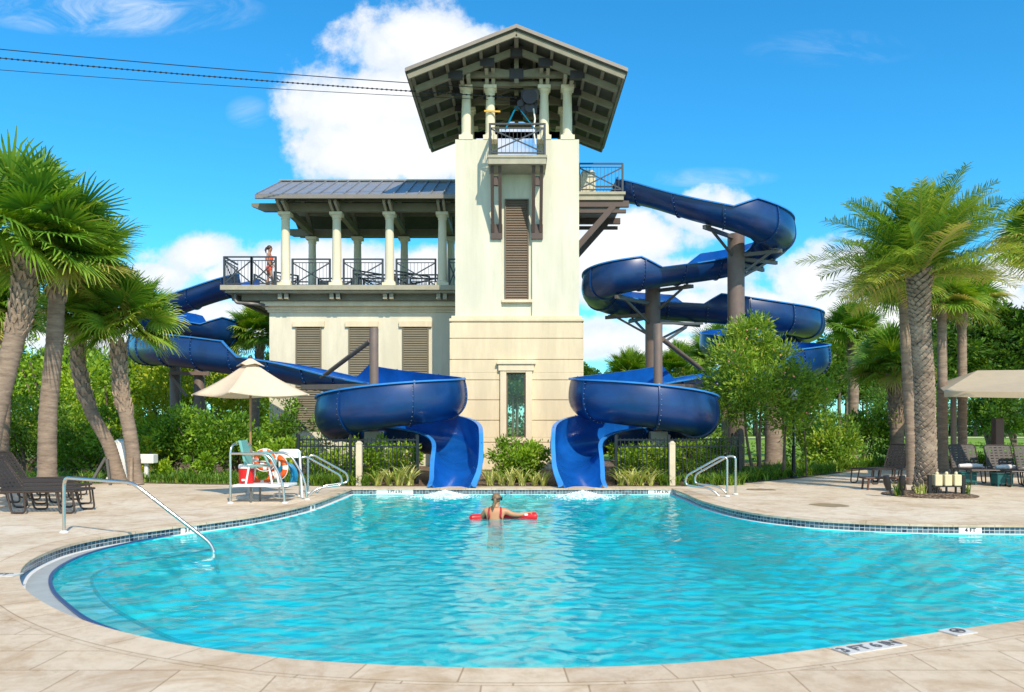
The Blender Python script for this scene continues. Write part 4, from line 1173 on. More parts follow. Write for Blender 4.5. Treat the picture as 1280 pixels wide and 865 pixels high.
lp = thing('lamp_post', 'slim dark lamp post with round white globe beside the leafy shrub', 'street lamp', q)
m = MB(); m.lathe([(.10, 0), (.10, .04), (.055, .08), (.05, .9), (.06, .92), (.035, .95), (.03, 2.2), (.05, 2.24)], q, 12); m.build('post', M['fence'], lp, smooth=True)
m = MB(); m.ball(q + Vector((0, 0, 2.42)), .17, 14, 9); m.build('globe', M['globe'], lp, smooth=True)

# ------------------------------------------------------------------ depth markers
def text_mesh(body, size):
    cu = bpy.data.curves.new('lettering', 'FONT'); cu.body = body; cu.size = size; cu.align_x = 'CENTER'; cu.align_y = 'CENTER'; cu.extrude = .002; cu.offset = size * .022
    o = bpy.data.objects.new('lettering', cu); col.objects.link(o)
    dg = bpy.context.evaluated_depsgraph_get(); me = bpy.data.meshes.new_from_object(o.evaluated_get(dg)); bpy.data.objects.remove(o); return me
def marker(label, body, pos, w_, h_, xdir, updir, tsize, symbol=False):
    tm, im = (M['mark2'], M['ink2']) if abs(Vector(updir).z) < .5 else (M['mark'], M['ink'])
    xd = Vector(xdir).normalized(); ud = Vector(updir).normalized(); nd = xd.cross(ud)
    root = thing('depth_marker', label, 'sign', pos)
    m = MB(); c = Vector(pos)
    vs = [c + xd * (a * w_ / 2) + ud * (b * h_ / 2) + nd * z for z in (0, .008) for a, b in ((-1, -1), (1, -1), (1, 1), (-1, 1))]
    m.add(vs, [(3, 2, 1, 0), (4, 5, 6, 7), (0, 1, 5, 4), (1, 2, 6, 5), (2, 3, 7, 6), (3, 0, 4, 7)]); m.build('tile', tm, root)
    if body:
        me = text_mesh(body, tsize)
        for v in me.vertices:
            v.co = xd * v.co.x + ud * v.co.y + nd * (.0095 + v.co.z)
        me.materials.clear(); me.materials.append(im)
        o = bpy.data.objects.new('lettering', me); col.objects.link(o); o.parent = root
    if symbol:
        m = MB(); ring = [c + nd * .011 + (xd * math.cos(a / 12 * PI) + ud * math.sin(a / 12 * PI)) * h_ * .3 for a in range(24)]
        m.tube(ring, .006, 5, closed=True); m.beam(c + nd * .011 - (xd + ud) * h_ * .2, c + nd * .011 + (xd + ud) * h_ * .2, .012, .004, up=nd); m.beam(c + nd * .011 + (xd - ud * .3) * h_ * .22, c + nd * .011 - (xd - ud * .3) * h_ * .22, .014, .004, up=nd); m.build('emblem', im, root)
    return root
def wallspot(px, py):
    p = G(px, py, -.08); q = Vector((p.x, p.y)); i = min(range(len(wl)), key=lambda k: (wl[k] - q).length)
    t = (wl[(i + 1) % len(wl)] - wl[i - 1]).normalized(); 
    if t.x < 0: t = -t
    a = wl[i]; nd = Vector((t.x, t.y, 0)).cross(Vector((0, 0, 1)))
    return Vector((a.x, a.y, -.079)) + nd * .004, (t.x, t.y, 0)
for px, py, body, w_, lab in ((495, 613.5, '3 FT 6 IN', .88, 'white 3 FT 6 IN tile on the far pool wall beside the left slide'), (817, 613.5, '3 FT 6 IN', .62, 'white 3 FT 6 IN tile on the far pool wall beside the right slide'),
                              (215, 660, '3 FT', .29, 'white tile reading 3 FT on the pool wall beside the long handrail'), (1200, 660, '4 FT', .34, 'white tile reading 4 FT on the right pool wall')):
    p, t = wallspot(px, py); marker(lab, body, p, w_, .10, t, (0, 0, 1), .088)
p, t = wallspot(386, 635); marker('small worn white tile on the pool wall below the short grab rails', '', p, .3, .1, t, (0, 0, 1), .1, True)
a = G(1037, 817); b = G(1137, 802); c = (G(1087, 811) ); xd = Vector((G(1135, 802) - G(1045, 816))); xd.z = 0
marker('white tile reading 3 FT 6 IN set in the near stone apron', '3 FT 6 IN', (c.x, c.y, .008), .53, .15, xd, Vector((-xd.y, xd.x, 0)), .135)
c = G(1197, 791.5); marker('small square white warning tile with a round emblem in the near stone apron', '', (c.x, c.y, .008), .21, .16, xd, Vector((-xd.y, xd.x, 0)), .1, True)
c = G(3, 720); marker('white tile reading 3 FT on the left deck beside the pool', '3 FT', (c.x - .05, c.y, .008), .42, .17, (1, .0, 0), (0, 1, 0), .14)

# ------------------------------------------------------------------ rails
def flange(m, p): m.lathe([(.06, 0), (.06, .012), (.03, .03)], p, 12)
hr = thing('handrail', 'long bent stainless handrail running down into the pool steps at left', 'handrail', G(80, 665))
a = G(80, 666); b = a + Vector((0, 0, (666 - 597) * a.y / FP)); e = P(272, 690, 9.2); k_ = P(166, 599, a.y - .9)
m = MB(); m.tube(bend([a, b, Vector((k_.x, k_.y, b.z - .01)), P(266, 681, 10.5), Vector((P(273, 690, 10.45).x, 10.45, -.42))], .13), .024, 10); m.build('tube', M['steel'], hr, smooth=True)
m = MB(); flange(m, a + Vector((0, 0, .002))); m.build('base_flange', M['white'], hr)
def grab(label, foot, mid_, low_, end):
    a = G(*foot); r = thing('grab_rail', label, 'handrail', a, group='pool grab rails')
    pts = [a] + [Vector(v) for v in mid_] 
    m = MB(); m.tube(bend(pts, .12), .024, 10); m.build('tube', M['steel'], r, smooth=True)
    m = MB(); flange(m, a + Vector((0, 0, .008))); m.build('base_flange', M['white'], r)
for (lab, foot, sx) in (('nearer bent stainless grab rail at the left far pool corner', (375, 621), 1), ('farther bent stainless grab rail at the left far pool corner', (385, 617), 1),
                        ('nearer bent stainless grab rail at the right far pool corner', (909, 621), -1), ('farther bent stainless grab rail at the right far pool corner', (919.5, 618.5), -1)):
    a = G(*foot); x, y = a.x, a.y
    dx = sx * .95; dy = .95 if 'x' else 0
    grab(lab, foot, [(x, y, .83), (x + sx * .12, y + .05, .86), (x + sx * .78, y + .45, .42), (x + sx * .80, y + .46, .22), (x + sx * .3, y + .2, .16), (x + sx * .14, y + .12, .0)], None, None)

# ------------------------------------------------------------------ lifeguard station
d0 = 15.6
ls = thing('guard_platform', 'white guard platform with bent stainless side rails at the left pool edge', 'platform', (X(325, 15.9), 15.9, 0))
fx0, fx1 = X(288, 15.6), X(356, 15.6)
def rl(px, py, d): return P(px, py, d)
for (pts, nm) in (([(fx0, 15.6, 0), (fx0, 15.6, 1.16), (fx0 + .18, 16.3, 1.16), (fx0 + .18, 16.3, 0)], 'side_rail'),
                  ([(fx0, 15.6, .97), (fx0 + .75, 15.6, .97), (fx1 - .05, 15.6, .45), (fx1, 15.6, 0)], 'side_rail'),
                  ([(fx0 + .18, 16.3, .97), (fx0 + .95, 16.3, .97), (fx1 + .2, 16.3, .45), (fx1 + .25, 16.3, 0)], 'side_rail'),
                  ([(fx0 + .2, 16.28, .0), (fx0 + .5, 16.28, .0)], 'base_bar')):
    m = MB(); m.tube(bend(pts, .2), .024, 10); m.build(nm, M['steel'], ls, smooth=True)
m = MB(); m.box(fx0 + .03, fx1 + .06, 15.63, 16.27, .315, .36); m.build('deck_panel', M['white'], ls, bevel=.01)
m = MB()
for p in ((fx0, 15.6), (fx0 + .18, 16.3), (fx1, 15.6), (fx1 + .25, 16.3)): flange(m, Vector((p[0], p[1], .002)))
m.build('base_flange', M['white'], ls)
m = MB()
for p in ((fx0 + .45, 16.0), (fx0 + .35, 15.75)): m.tube([(p[0], p[1], 0), (p[0], p[1], .315)], .022, 8)
m.build('leg', M['steelgrey'], ls)
cx_ = X(308, 16.0)
ck = thing('drink_cooler', 'red round drink cooler with white lid on the guard platform', 'cooler', (cx_, 16.0, .36))
m = MB(); m.lathe([(.125, 0), (.145, .02), (.15, .3)], (cx_, 16.0, .362), 20); m.build('body', M['red'], ck, smooth=True)
m = MB(); m.lathe([(.155, .3), (.155, .34), (.14, .38), (.05, .39)], (cx_, 16.0, .364), 20); m.build('lid', M['white'], ck, smooth=True)
m = MB(); m.box(cx_ - .03, cx_ + .03, 15.81, 15.86, .42, .46); m.build('tap', M['white'], ck)
# resin chair
chx, chy = X(329, 16.05), 16.0
ch = thing('resin_chair', 'pale teal resin armchair with white legs on the guard platform', 'chair', (chx, chy, .36))
m = MB(); m.box(chx - .22, chx + .22, chy - .2, chy + .2, .70, .735); m.build('seat', M['teal'], ch, bevel=.015)
m = MB(); m.extrude([(chx - .3, chy - .2, .74), (chx - .26, chy - .2, .74), (chx - .36, chy - .2, 1.22), (chx - .42, chy - .2, 1.22)], (0, .4, 0)); m.build('backrest', M['teal'], ch, bevel=.01)
for s in (-.21, .21):
    m = MB(); m.tube(bend([(chx - .33, chy + s, .95), (chx + .1, chy + s, .95), (chx + .2, chy + s, .72)], .08), .022, 8); m.build('armrest', M['teal'], ch, smooth=True)
    for t in (-.2, .2):
        m = MB(); m.tube([(chx + t, chy + s, .70), (chx + t * 1.3, chy + s, .364)], .02, 8); m.build('leg', M['white'], ch, smooth=True)
def ring(label, c, r, mat, tilt):
    o = thing('life_ring', label, 'life ring', c, group='orange life rings')
    c = Vector(c); q = Matrix.Rotation(tilt, 3, 'Z')
    pts = [c + q @ Vector((r * math.cos(k / 16 * PI), 0, r * math.sin(k / 16 * PI))) for k in range(32)]
    m = MB(); m.tube(pts, r * .30, 10, closed=True); m.build('ring', mat, o, smooth=True)
    for k in (0, 8, 16, 24):
        m = MB(); m.tube([pts[k - 1], pts[k], pts[(k + 1) % 32]], r * .315, 10); m.build('band', M['white'], o, smooth=True)
    m = MB(); m.tube([c + q @ Vector(((r * 1.36) * math.cos(k / 16 * PI), -.01, (r * 1.36) * math.sin(k / 16 * PI))) for k in range(32)], .009, 5, closed=True); m.build('grab_rope', M['white'], o)
ring('upper orange life ring hung on the guard platform rail', P(331, 575, 16.45), .17, M['orange'], .3)
ring('right orange life ring leaning by the coiled hose', P(347, 584, 16.6), .20, M['orange'], -.4)
ring('lower orange life ring leaning behind the guard platform chair', P(328, 592, 16.55), .19, M['orange'], .2)
hc = thing('hose_reel', 'coiled blue hose on a white frame beside the guard platform', 'hose', (X(358, 16.7), 16.7, 0))
c = P(359, 594, 16.7); m = MB(); pts = []
for k in range(150):
    a = k / 12 * 2 * PI; pts.append(c + Vector(((.15 + .025 * math.sin(k * .9)) * math.cos(a), -.14 + .28 * (k % 75) / 75, .24 * math.sin(a))))
m.tube(pts, .026, 6); m.build('hose', M['hose'], hc, smooth=True)
m = MB(); 
x0, x1 = c.x - .22, c.x + .2
m.tube(bend([(x0, 16.9, 0), (x0, 16.9, 1.0), (x1, 16.9, 1.0), (x1 + .06, 16.9, 0)], .06), .022, 8); m.box(x0, x1, 16.8, 17.0, .84, .98); m.build('frame', M['white'], hc)
# umbrella
ux, uy = X(309, 16.5), 16.7
um = thing('umbrella', 'square tan canvas sun umbrella over the guard platform', 'umbrella', (ux, uy, 0))
ap_ = Vector((ux, uy, 2.88)); rad = 1.23; zc = 2.17; cor = [Vector((ux + rad * math.cos(a), uy + rad * math.sin(a), zc)) for a in (PI, -PI / 2, 0, PI / 2)]
m = MB(); nn = 10
for k in range(4):
    a, b = cor[k], cor[(k + 1) % 4]; grid = []
    for i in range(nn + 1):
        t = i / nn; row = []
        for j in range(nn + 1):
            s = j / nn; e = a.lerp(b, s); e = e + (Vector((ux, uy, e.z)) - e) * .16 * 4 * s * (1 - s) * t * .9
            p = ap_.lerp(e, t); p.z += -.05 * math.sin(t * PI) - .07 * 4 * s * (1 - s) * t * t * .9
            row.append(p)
        grid.append(row)
    vs = [p for r_ in grid for p in r_]; n1_ = nn + 1
    m.add(vs, [(i * n1_ + j, i * n1_ + j + 1, (i + 1) * n1_ + j + 1, (i + 1) * n1_ + j) for i in range(nn) for j in range(nn)])
can = m.build('canopy', M['canvas'], um, smooth=True, angle=25)
sdm = can.modifiers.new('thick', 'SOLIDIFY'); sdm.thickness = .012
m = MB()
for k in range(4):
    a, b = cor[k], cor[(k + 1) % 4]; top = ap_ + Vector((0, 0, .06)); f = .24
    p, q = Vector((ux, uy, 0)), None
    A_ = Vector((ux, uy, ap_.z)).lerp(a, f); B_ = Vector((ux, uy, ap_.z)).lerp(b, f); A_.z += .05; B_.z += .05; mm_ = (A_ + B_) / 2; mm_.z += .05
    m.add([top, A_, mm_, B_], [(0, 1, 2), (0, 2, 3)])
vt = m.build('vent', M['canvas'], um); vt.modifiers.new('thick', 'SOLIDIFY').thickness = .01
for k in range(4):
    m = MB(); pp = []
    for i in range(9):
        t = i / 8; p = ap_.lerp(cor[k], t); p.z += -.05 * math.sin(t * PI) - .02; pp.append(p)
    m.tube(pp, .013, 6); m.build('rib', M['canvas'], um)
m = MB(); m.tube([(ux, uy, 0), (ux, uy, 2.9)], .026, 10); m.build('pole', M['wood'], um, smooth=True)
m = MB(); m.lathe([(.03, 0), (.05, .03), (.04, .07), (.01, .09)], (ux, uy, 2.9), 12); m.build('finial', M['gusset'], um, smooth=True)
m = MB(); m.lathe([(.28, 0), (.28, .06), (.06, .09), (.05, .3)], (ux, uy, .0), 16); m.build('base', M['concrete'], um, smooth=True)

# ------------------------------------------------------------------ loungers
def lounger(name, label, rz, loc, back, group):
    """strap lounger; local +x from head to foot, origin on the ground under the hinge"""
    root = thing(name, label, 'lounger', (0, 0, 0), 0, group)
    W_ = .33; zs_ = .37; bx, bz = -.62 * math.cos(back), .66 * math.sin(back)
    m = MB()
    for s in (-W_, W_):
        m.tube([(1.25, s, zs_ + .02), (0, s, zs_)], .02, 8); 
    m.tube([(1.25, -W_, zs_ + .02), (1.25, W_, zs_ + .02)], .02, 8); m.build('seat_frame', M['loungeframe'], root, smooth=True)
    m = MB(); m.tube(bend([(0, -W_, zs_), (bx * 1.05, -W_, zs_ + bz * 1.05), (bx * 1.05, W_, zs_ + bz * 1.05), (0, W_, zs_)], .08), .02, 8); m.build('back_frame', M['loungeframe'], root, smooth=True)
    m = MB()
    for k in range(16):
        x = .04 + k * .077; m.beam((x, -W_, zs_ + .022), (x, W_, zs_ + .022), .055, .008)
    for k in range(5): y = -W_ + .09 + k * .12; m.beam((0, y, zs_ + .030), (1.24, y, zs_ + .046), .05, .006)
    m.build('seat', M['lounge'], root)
    m = MB()
    for k in range(9):
        t = .06 + k * .115; p = Vector((bx * t, 0, zs_ + bz * t + .012)); m.beam(p + Vector((0, -W_, 0)), p + Vector((0, W_, 0)), .052, .008, up=(bz, 0, -bx))
    for k in range(5): y = -W_ + .09 + k * .12; m.beam((0, y, zs_ + .02), (bx, y, zs_ + bz + .02), .05, .006)
    m.build('backrest', M['lounge'], root)
    for x0 in (.12, .95):
        for s in (-W_, W_):
            m = MB(); m.tube(bend([(x0 - .02, s, zs_), (x0 + .06, s * 1.02, .02), (x0 + .30, s * 1.02, .02), (x0 + .26, s, zs_)], .07), .017, 8); m.build('leg', M['loungeframe'], root, smooth=True)
    m = MB(); m.tube([(bx * .6, -W_ + .03, zs_ + bz * .6), (-.25, -W_ + .03, zs_ - .02), (.05, -W_ + .03, zs_ - .02)], .014, 6); m.build('prop', M['loungeframe'], root)
    root.location = loc; root.rotation_euler = (0, 0, rz)
    return root
g = 'dark strap sun loungers'
for i, (px, py, rz, back, lab) in enumerate([(16, 640, .02, .95, 'nearest dark strap lounger at the left edge'), (18, 633, .05, .9, 'second dark strap lounger from the left edge of the pool deck, its foot end showing'),
                                            (12, 627, .0, .85, 'third dark strap lounger back in the left row'), (24, 621, .04, .98, 'farthest dark strap lounger in the left row with raised back')]):
    p = G(px, py); lounger('sun_lounger', lab, rz, (p.x, p.y, 0), back, g)
for (px, py, rz, back, lab) in [(1118, 603, PI + .45, 1.2, 'dark strap lounger left of the big date palm, turned to the left'), (1141, 602, PI + .5, 1.25, 'dark strap lounger half hidden behind the big date palm trunk'),
                                (1207, 603, -PI / 2 - .15, 1.15, 'dark strap lounger with towel directly right of the three cream boxes'), (1252, 605, -PI / 2 - .12, 1.15, 'dark strap lounger with towel near the right edge, second from the date palm'),
                                (1290, 607, -PI / 2 - .1, 1.15, 'dark strap lounger cut off by the right edge')]:
    p = G(px, py); lounger('sun_lounger', lab, rz, (p.x, p.y, 0), back, g)
for px, py, lab in ((1205, 603, 'rolled white and pink towel on the lounger right of the cream boxes'), (1250, 605, 'rolled white and pink towel on the lounger nearest the right edge')):
    p = G(px, py); m = MB(); m.tube([(p.x - .3, p.y - .3, .455), (p.x - .1, p.y - .32, .46), (p.x + .1, p.y - .3, .46), (p.x + .3, p.y - .33, .455)], [.05, .062, .06, .05], 12)
    tag(m.build('rolled_towel', M['towel'], smooth=True), lab, 'towel', 'rolled towels')
for px, py, lab in ((1209, 606, 'teal crate under the lounger right of the cream boxes'), (1254, 608, 'teal crate under the lounger near the right edge')):
    p = G(px, py); r = thing('storage_crate', lab, 'crate', p); m = MB(); m.box(p.x - .2, p.x + .2, p.y - .1, p.y + .2, .06, .31); m.build('bin', M['tealbox'], r, bevel=.02)
    m = MB(); m.box(p.x - .22, p.x + .22, p.y - .12, p.y + .22, .311, .33); m.build('rim', M['tealbox'], r)
    m = MB()
    for s in (-.17, .17):
        for t in (-.07, .17): m.box(p.x + s - .02, p.x + s + .02, p.y + t - .02, p.y + t + .02, 0, .06)
    m.build('foot', M['tealbox'], r)
p = G(1100, 612); tb = thing('low_table', 'low brown side table left of the big date palm', 'table', p)
m = MB(); m.box(p.x - .42, p.x + .6, p.y - .2, p.y + .2, .26, .30); m.build('table_top', M['teak'], tb, bevel=.01)
for s in (-.36, .54):
    for t in (-.15, .15): m = MB(); m.beam((p.x + s, p.y + t, 0), (p.x + s * .92, p.y + t, .26), .035, .035); m.build('leg', M['teak'], tb)
# rack with three cream boxes
rk = P(1183, 620, 17.15); rk.z = .03
rr = thing('box_rack', 'black steel rack holding three cream boxes at the date palm', 'rack', rk)
m = MB()
for s in (-.36, .36): m.box(rk.x + s - .035, rk.x + s + .035, rk.y - .035, rk.y + .035, .02, .46)
m.build('post', M['black'], rr)
m = MB(); m.box(rk.x - .325, rk.x + .325, rk.y - .09, rk.y + .09, .205, .225)
for s in (-.2, 0, .2): m.box(rk.x + s - .015, rk.x + s + .015, rk.y - .02, rk.y + .02, .03, .205)
m.build('shelf', M['black'], rr)
for k, lab in zip((-1, 0, 1), ('left one of the three cream boxes on the black rack', 'middle one of the three cream boxes on the black rack', 'right one of the three cream boxes on the black rack')):
    b = thing('cream_box', lab, 'box', (rk.x + k * .205, rk.y, .226), group='cream boxes on the rack'); m = MB(); x = rk.x + k * .205; m.box(x - .075, x + .085, rk.y - .085, rk.y + .085, .226, .47); m.build('carton', M['cup'], b, bevel=.02)
    m = MB(); m.lathe([(.03, 0), (.035, .03), (.02, .06)], (x, rk.y, .471), 10); m.build('stopper', M['cup'], b)
for px, py, lean, lab in ((1115, 618, -.12, 'left dark ground spotlight in the mulch ring'), (1129, 621, -.03, 'right dark ground spotlight in the mulch ring')):
    p = P(px, py, 17.1); p.z = .03; b = thing('ground_spotlight', lab, 'spotlight', p, group='ground spotlights')
    m = MB(); m.tube([p, p + Vector((lean * .5, 0, .16))], .025, 8); m.build('stake', M['black'], b)
    m = MB(); m.tube([p + Vector((lean * .5, .02, .12)), p + Vector((lean, -.02, .28)), p + Vector((lean * 1.2, -.03, .42))], [.055, .075, .06], 12); m.build('lamp_head', M['black'], b, smooth=True)
# tensile shade
sc0 = thing('shade_canopy', 'tan fabric shade canopy on a slim post at the right edge', 'canopy', (X(1290, 26), 26, 0))
m = MB(); e0, e1, e2, e3 = P(1180, 489, 22.8), P(1400, 492, 21), P(1400, 478, 31), P(1170, 480, 31); r0, r1 = P(1222, 463, 26), P(1400, 461, 26)
m.add([e0, e1, r1, r0, e3, e2], [(0, 1, 2, 3), (3, 2, 5, 4), (0, 3, 4)])
lo = Vector((0, 0, -.16)); m.add([e0, e1, e1 + lo, e0 + lo], [(0, 1, 2, 3)])
cn = m.build('canopy', M['canvas2'], sc0); cn.modifiers.new('t', 'SOLIDIFY').thickness = .03
for q in (P(1192, 486, 25), P(1375, 486, 25), P(1340, 486, 30)):
    m = MB(); m.lathe([(.09, 0), (.08, q.z - .01)], (q.x, q.y, 0), 12); m.build('post', M['post'], sc0, smooth=True)
p = P(1247, 0, 24.5); p.z = 0
m = MB(); m.box(p.x - .13, p.x + .13, p.y - .13, p.y + .13, -.02, 1.75); tag(m.build('timber_post', M['brown'], bevel=.02), 'short square brown post behind the right loungers', 'post')
# white plastic things among the left palms
p = P(152, 556, 21.6); r = thing('white_pump_unit', 'white rounded pool equipment unit behind the leaning left palms', 'equipment', (p.x, p.y, 0))
m = MB(); m.lathe([(.26, .15), (.3, .3), (.3, .8), (.2, 1.1), (.1, 1.16)], (p.x, p.y, 0), 18); m.build('tank', M['white'], r, smooth=True)
m = MB(); m.box(p.x - .3, p.x + .3, p.y - .25, p.y + .25, -.02, .15); m.build('base', M['white'], r, bevel=.02); m = MB(); m.box(p.x + .45, p.x + .9, p.y - .1, p.y + .2, .5, .75); m.tube([(p.x + .3, p.y, .6), (p.x + .46, p.y, .6)], .06, 8); m.box(p.x + .6, p.x + .7, p.y, p.y + .1, -.02, .5); m.build('pump', M['white'], r, bevel=.02)
# ------------------------------------------------------------------ people
def skin_body(name, joints, edges, mat, parent, root=0, sub=2):
    me = bpy.data.meshes.new(name); off = root_offset(parent)
    me.from_pydata([tuple(Vector(j[0]) - off) for j in joints], edges, [])
    o = bpy.data.objects.new(name, me); col.objects.link(o); o.parent = parent
    md = o.modifiers.new('skin', 'SKIN'); md.use_smooth_shade = True
    for i, j in enumerate(joints):
        r = j[1]; me.skin_vertices[0].data[i].radius = r if isinstance(r, tuple) else (r, r)
        me.skin_vertices[0].data[i].use_root = (i == root)
    sb = o.modifiers.new('sub', 'SUBSURF'); sb.levels = sub; sb.render_levels = sub
    dg = bpy.context.evaluated_depsgraph_get(); nm = bpy.data.meshes.new_from_object(o.evaluated_get(dg))
    o.modifiers.clear(); o.data = nm; nm.materials.clear(); nm.materials.append(mat)
    nm.polygons.foreach_set('use_smooth', [True] * len(nm.polygons))
    return o
# lifeguard seen from behind, in the water to the chest, right arm along the rescue tube
wx, wy = X(619, 14.2), 14.2
lg = thing('person', 'swimmer in a red swimsuit seen from behind, arm along a red rescue tube', 'person', (wx, wy, WZ - .75))
def w(x, y, z): return Vector((wx + x, wy + y, WZ + z))
J = [(w(0, .06, -.42), (.15, .11)), (w(0, .04, -.22), (.125, .09)), (w(0, .0, -.05), (.135, .095)), (w(0, .0, .10), (.155, .10)), (w(.0, .01, .20), (.095, .07)),
     (w(.01, .02, .245), .048), (w(.02, .035, .285), .062), (w(.03, .04, .345), (.078, .09)), (w(.035, .04, .415), (.07, .078)),
     (w(.165, .0, .155), .060), (w(.30, .0, .085), .045), (w(.43, .06, .07), .038), (w(.58, .09, .09), .028), (w(.64, .10, .10), (.035, .018)),
     (w(-.165, .02, .15), .060), (w(-.25, .13, .02), .045), (w(-.17, .27, -.04), .036), (w(-.06, .30, -.03), .027), (w(-.0, .31, -.03), (.032, .018)),
     (w(.1, .45, -.48), (.075, .075)), (w(.11, .20, -.60), .05), (w(-.1, .45, -.48), (.075, .075)), (w(-.11, .20, -.60), .05),
     (w(.075, .085, .335), .018)]
E = [(0, 1), (1, 2), (2, 3), (3, 4), (4, 5), (5, 6), (6, 7), (7, 8), (3, 9), (9, 10), (10, 11), (11, 12), (12, 13), (3, 14), (14, 15), (15, 16), (16, 17), (17, 18), (0, 19), (19, 20), (0, 21), (21, 22), (7, 23)]
for k in range(4):     # fingers of the right hand, over the tube
    a = w(.665, .085 + k * .02, .10); J.append((a, .010)); J.append((a + Vector((.035, .0, -.006)), .009)); J.append((a + Vector((.055, -.002, -.03)), .008)); n_ = len(J); E += [(13, n_ - 3), (n_ - 3, n_ - 2), (n_ - 2, n_ - 1)]
a = w(.63, .07, .095); J.append((a, .011)); J.append((a + Vector((.025, -.035, -.015)), .009)); E += [(13, len(J) - 2), (len(J) - 2, len(J) - 1)]
skin_body('body', J, E, M['skin'], lg)
J2 = [(w(0, .06, -.42), (.165, .122)), (w(0, .04, -.22), (.137, .10)), (w(0, -.005, -.06), (.147, .105)), (w(0, .02, .03), (.135, .092))]
skin_body('swimsuit', J2, [(0, 1), (1, 2), (2, 3)], M['suit'], lg)
m = MB()
for s in (-1, 1): m.tube(catmull([w(s * .115, -.05, .0), w(s * .10, -.108, .06), w(s * .105, -.10, .13), w(s * .10, -.03, .20), w(s * .09, .05, .19), w(s * .09, .1, .08)], 4), .016, 6)
m.build('strap', M['suit'], lg, smooth=True)
m = MB(); m.ball(w(.022, .025, .375), (.085, .092, .092), 16, 10); m.ball(w(.0, -.07, .32), (.035, .035, .06), 10, 6); m.tube([w(.0, -.09, .33), w(-.02, -.115, .27), w(-.03, -.11, .18)], [.03, .03, .008], 8); m.build('hair', M['hair'], lg, smooth=True)
m = MB(); m.tube([w(.03 + .093 * math.cos(a / 12 * PI), .035 + .10 * math.sin(a / 12 * PI), .36 + .018 * math.cos(a / 12 * PI)) for a in range(24)], .012, 6, closed=True); m.box(wx + .09, wx + .125, wy + .08, wy + .12, WZ + .325, WZ + .365); m.build('sunglasses', M['black'], lg, smooth=True)
rt = thing('rescue_tube', 'red foam rescue tube floating behind the swimmer', 'float', w(.05, .12, .03))
m = MB(); pts = [w(-.42, .10, .0), w(-.40, .10, .01), (w(-.2, .17, .012)), w(.0, .20, .015), w(.25, .17, .02), w(.5, .12, .03), w(.70, .10, .03), w(.745, .10, .03)]
m.tube(catmull(pts, 4), [.03 + .035 * min(1, i / 3, (28 - i) / 3) + (.018 if i > 20 and i < 27 else 0) for i in range(29)], 12); m.build('foam', M['tubefoam'], rt, smooth=True)
m = MB(); m.box(wx + .52, wx + .58, wy + .025, wy + .06, WZ + .06, WZ + .09); m.build('logo_patch', M['white'], rt)
# girl walking on the terrace
gx, gy, gz = X(336.5, 30.4), 30.4, 6.70
gl = thing('person', 'person in coral top and shorts standing on the upper terrace, facing right', 'person', (gx, gy, gz))
def w2(x, y, z): return Vector((gx + x, gy + y, gz + z))
J = [(w2(0, 0, .84), (.10, .135)), (w2(0, 0, 1.0), (.085, .115)), (w2(.01, 0, 1.2), (.095, .135)), (w2(.0, 0, 1.31), (.075, .12)), (w2(.01, 0, 1.40), .045), (w2(.03, 0, 1.48), (.075, .07)), (w2(.03, 0, 1.56), (.085, .075)), (w2(.02, 0, 1.63), (.06, .06)),
     (w2(.0, -.16, 1.29), .05), (w2(-.02, -.19, 1.06), .038), (w2(.12, -.17, .88), .03), (w2(.17, -.16, .84), .03), (w2(.0, .16, 1.29), .05), (w2(.04, .19, 1.06), .038), (w2(.14, .17, .92), .03), (w2(.19, .16, .90), .03),
     (w2(.06, -.09, .78), .075), (w2(.13, -.09, .45), .052), (w2(.16, -.09, .09), .036), (w2(.28, -.09, .035), (.03, .04)), (w2(-.05, .09, .78), .075), (w2(-.07, .09, .45), .052), (w2(-.15, .09, .10), .036), (w2(-.03, .09, .035), (.03, .04)), (w2(.125, 0, 1.535), .016)]
E = [(0, 1), (1, 2), (2, 3), (3, 4), (4, 5), (5, 6), (6, 7), (3, 8), (8, 9), (9, 10), (10, 11), (3, 12), (12, 13), (13, 14), (14, 15), (0, 16), (16, 17), (17, 18), (18, 19), (0, 20), (20, 21), (21, 22), (22, 23), (6, 24)]
for s, hnd in ((-1, 11), (1, 15)):
    hp = Vector(J[hnd][0])
    for k in range(4):
        J.append((hp + Vector((.03 + .004 * k, (k - 1.5) * .014, -.03)), .008)); J.append((hp + Vector((.05, (k - 1.5) * .014, -.065)), .007)); E += [(hnd, len(J) - 2), (len(J) - 2, len(J) - 1)]
skin_body('body', J, E, M['skin2'], gl)
skin_body('top', [(w2(0, 0, 1.04), (.125, .16)), (w2(.01, 0, 1.2), (.13, .175)), (w2(0, 0, 1.30), (.10, .15))], [(0, 1), (1, 2)], M['coral'], gl)
skin_body('shorts', [(w2(0, 0, .98), (.125, .155)), (w2(0, 0, .86), (.15, .18)), (w2(.07, -.09, .62), (.12, .12)), (w2(-.06, .09, .62), (.12, .12))], [(0, 1), (1, 2), (1, 3)], M['coral'], gl)
m = MB(); m.ball(w2(.005, 0, 1.585), (.105, .09, .10), 14, 9); m.tube([w2(-.09, 0, 1.6), w2(-.14, 0, 1.5), w2(-.12, 0, 1.38)], [.045, .04, .012], 8); m.build('hair', M['hair2'], gl, smooth=True)
m = MB(); m.ball(w2(.112, -.03, 1.56), .010, 6, 4); m.ball(w2(.112, .03, 1.56), .010, 6, 4); m.build('eye', M['black'], gl)
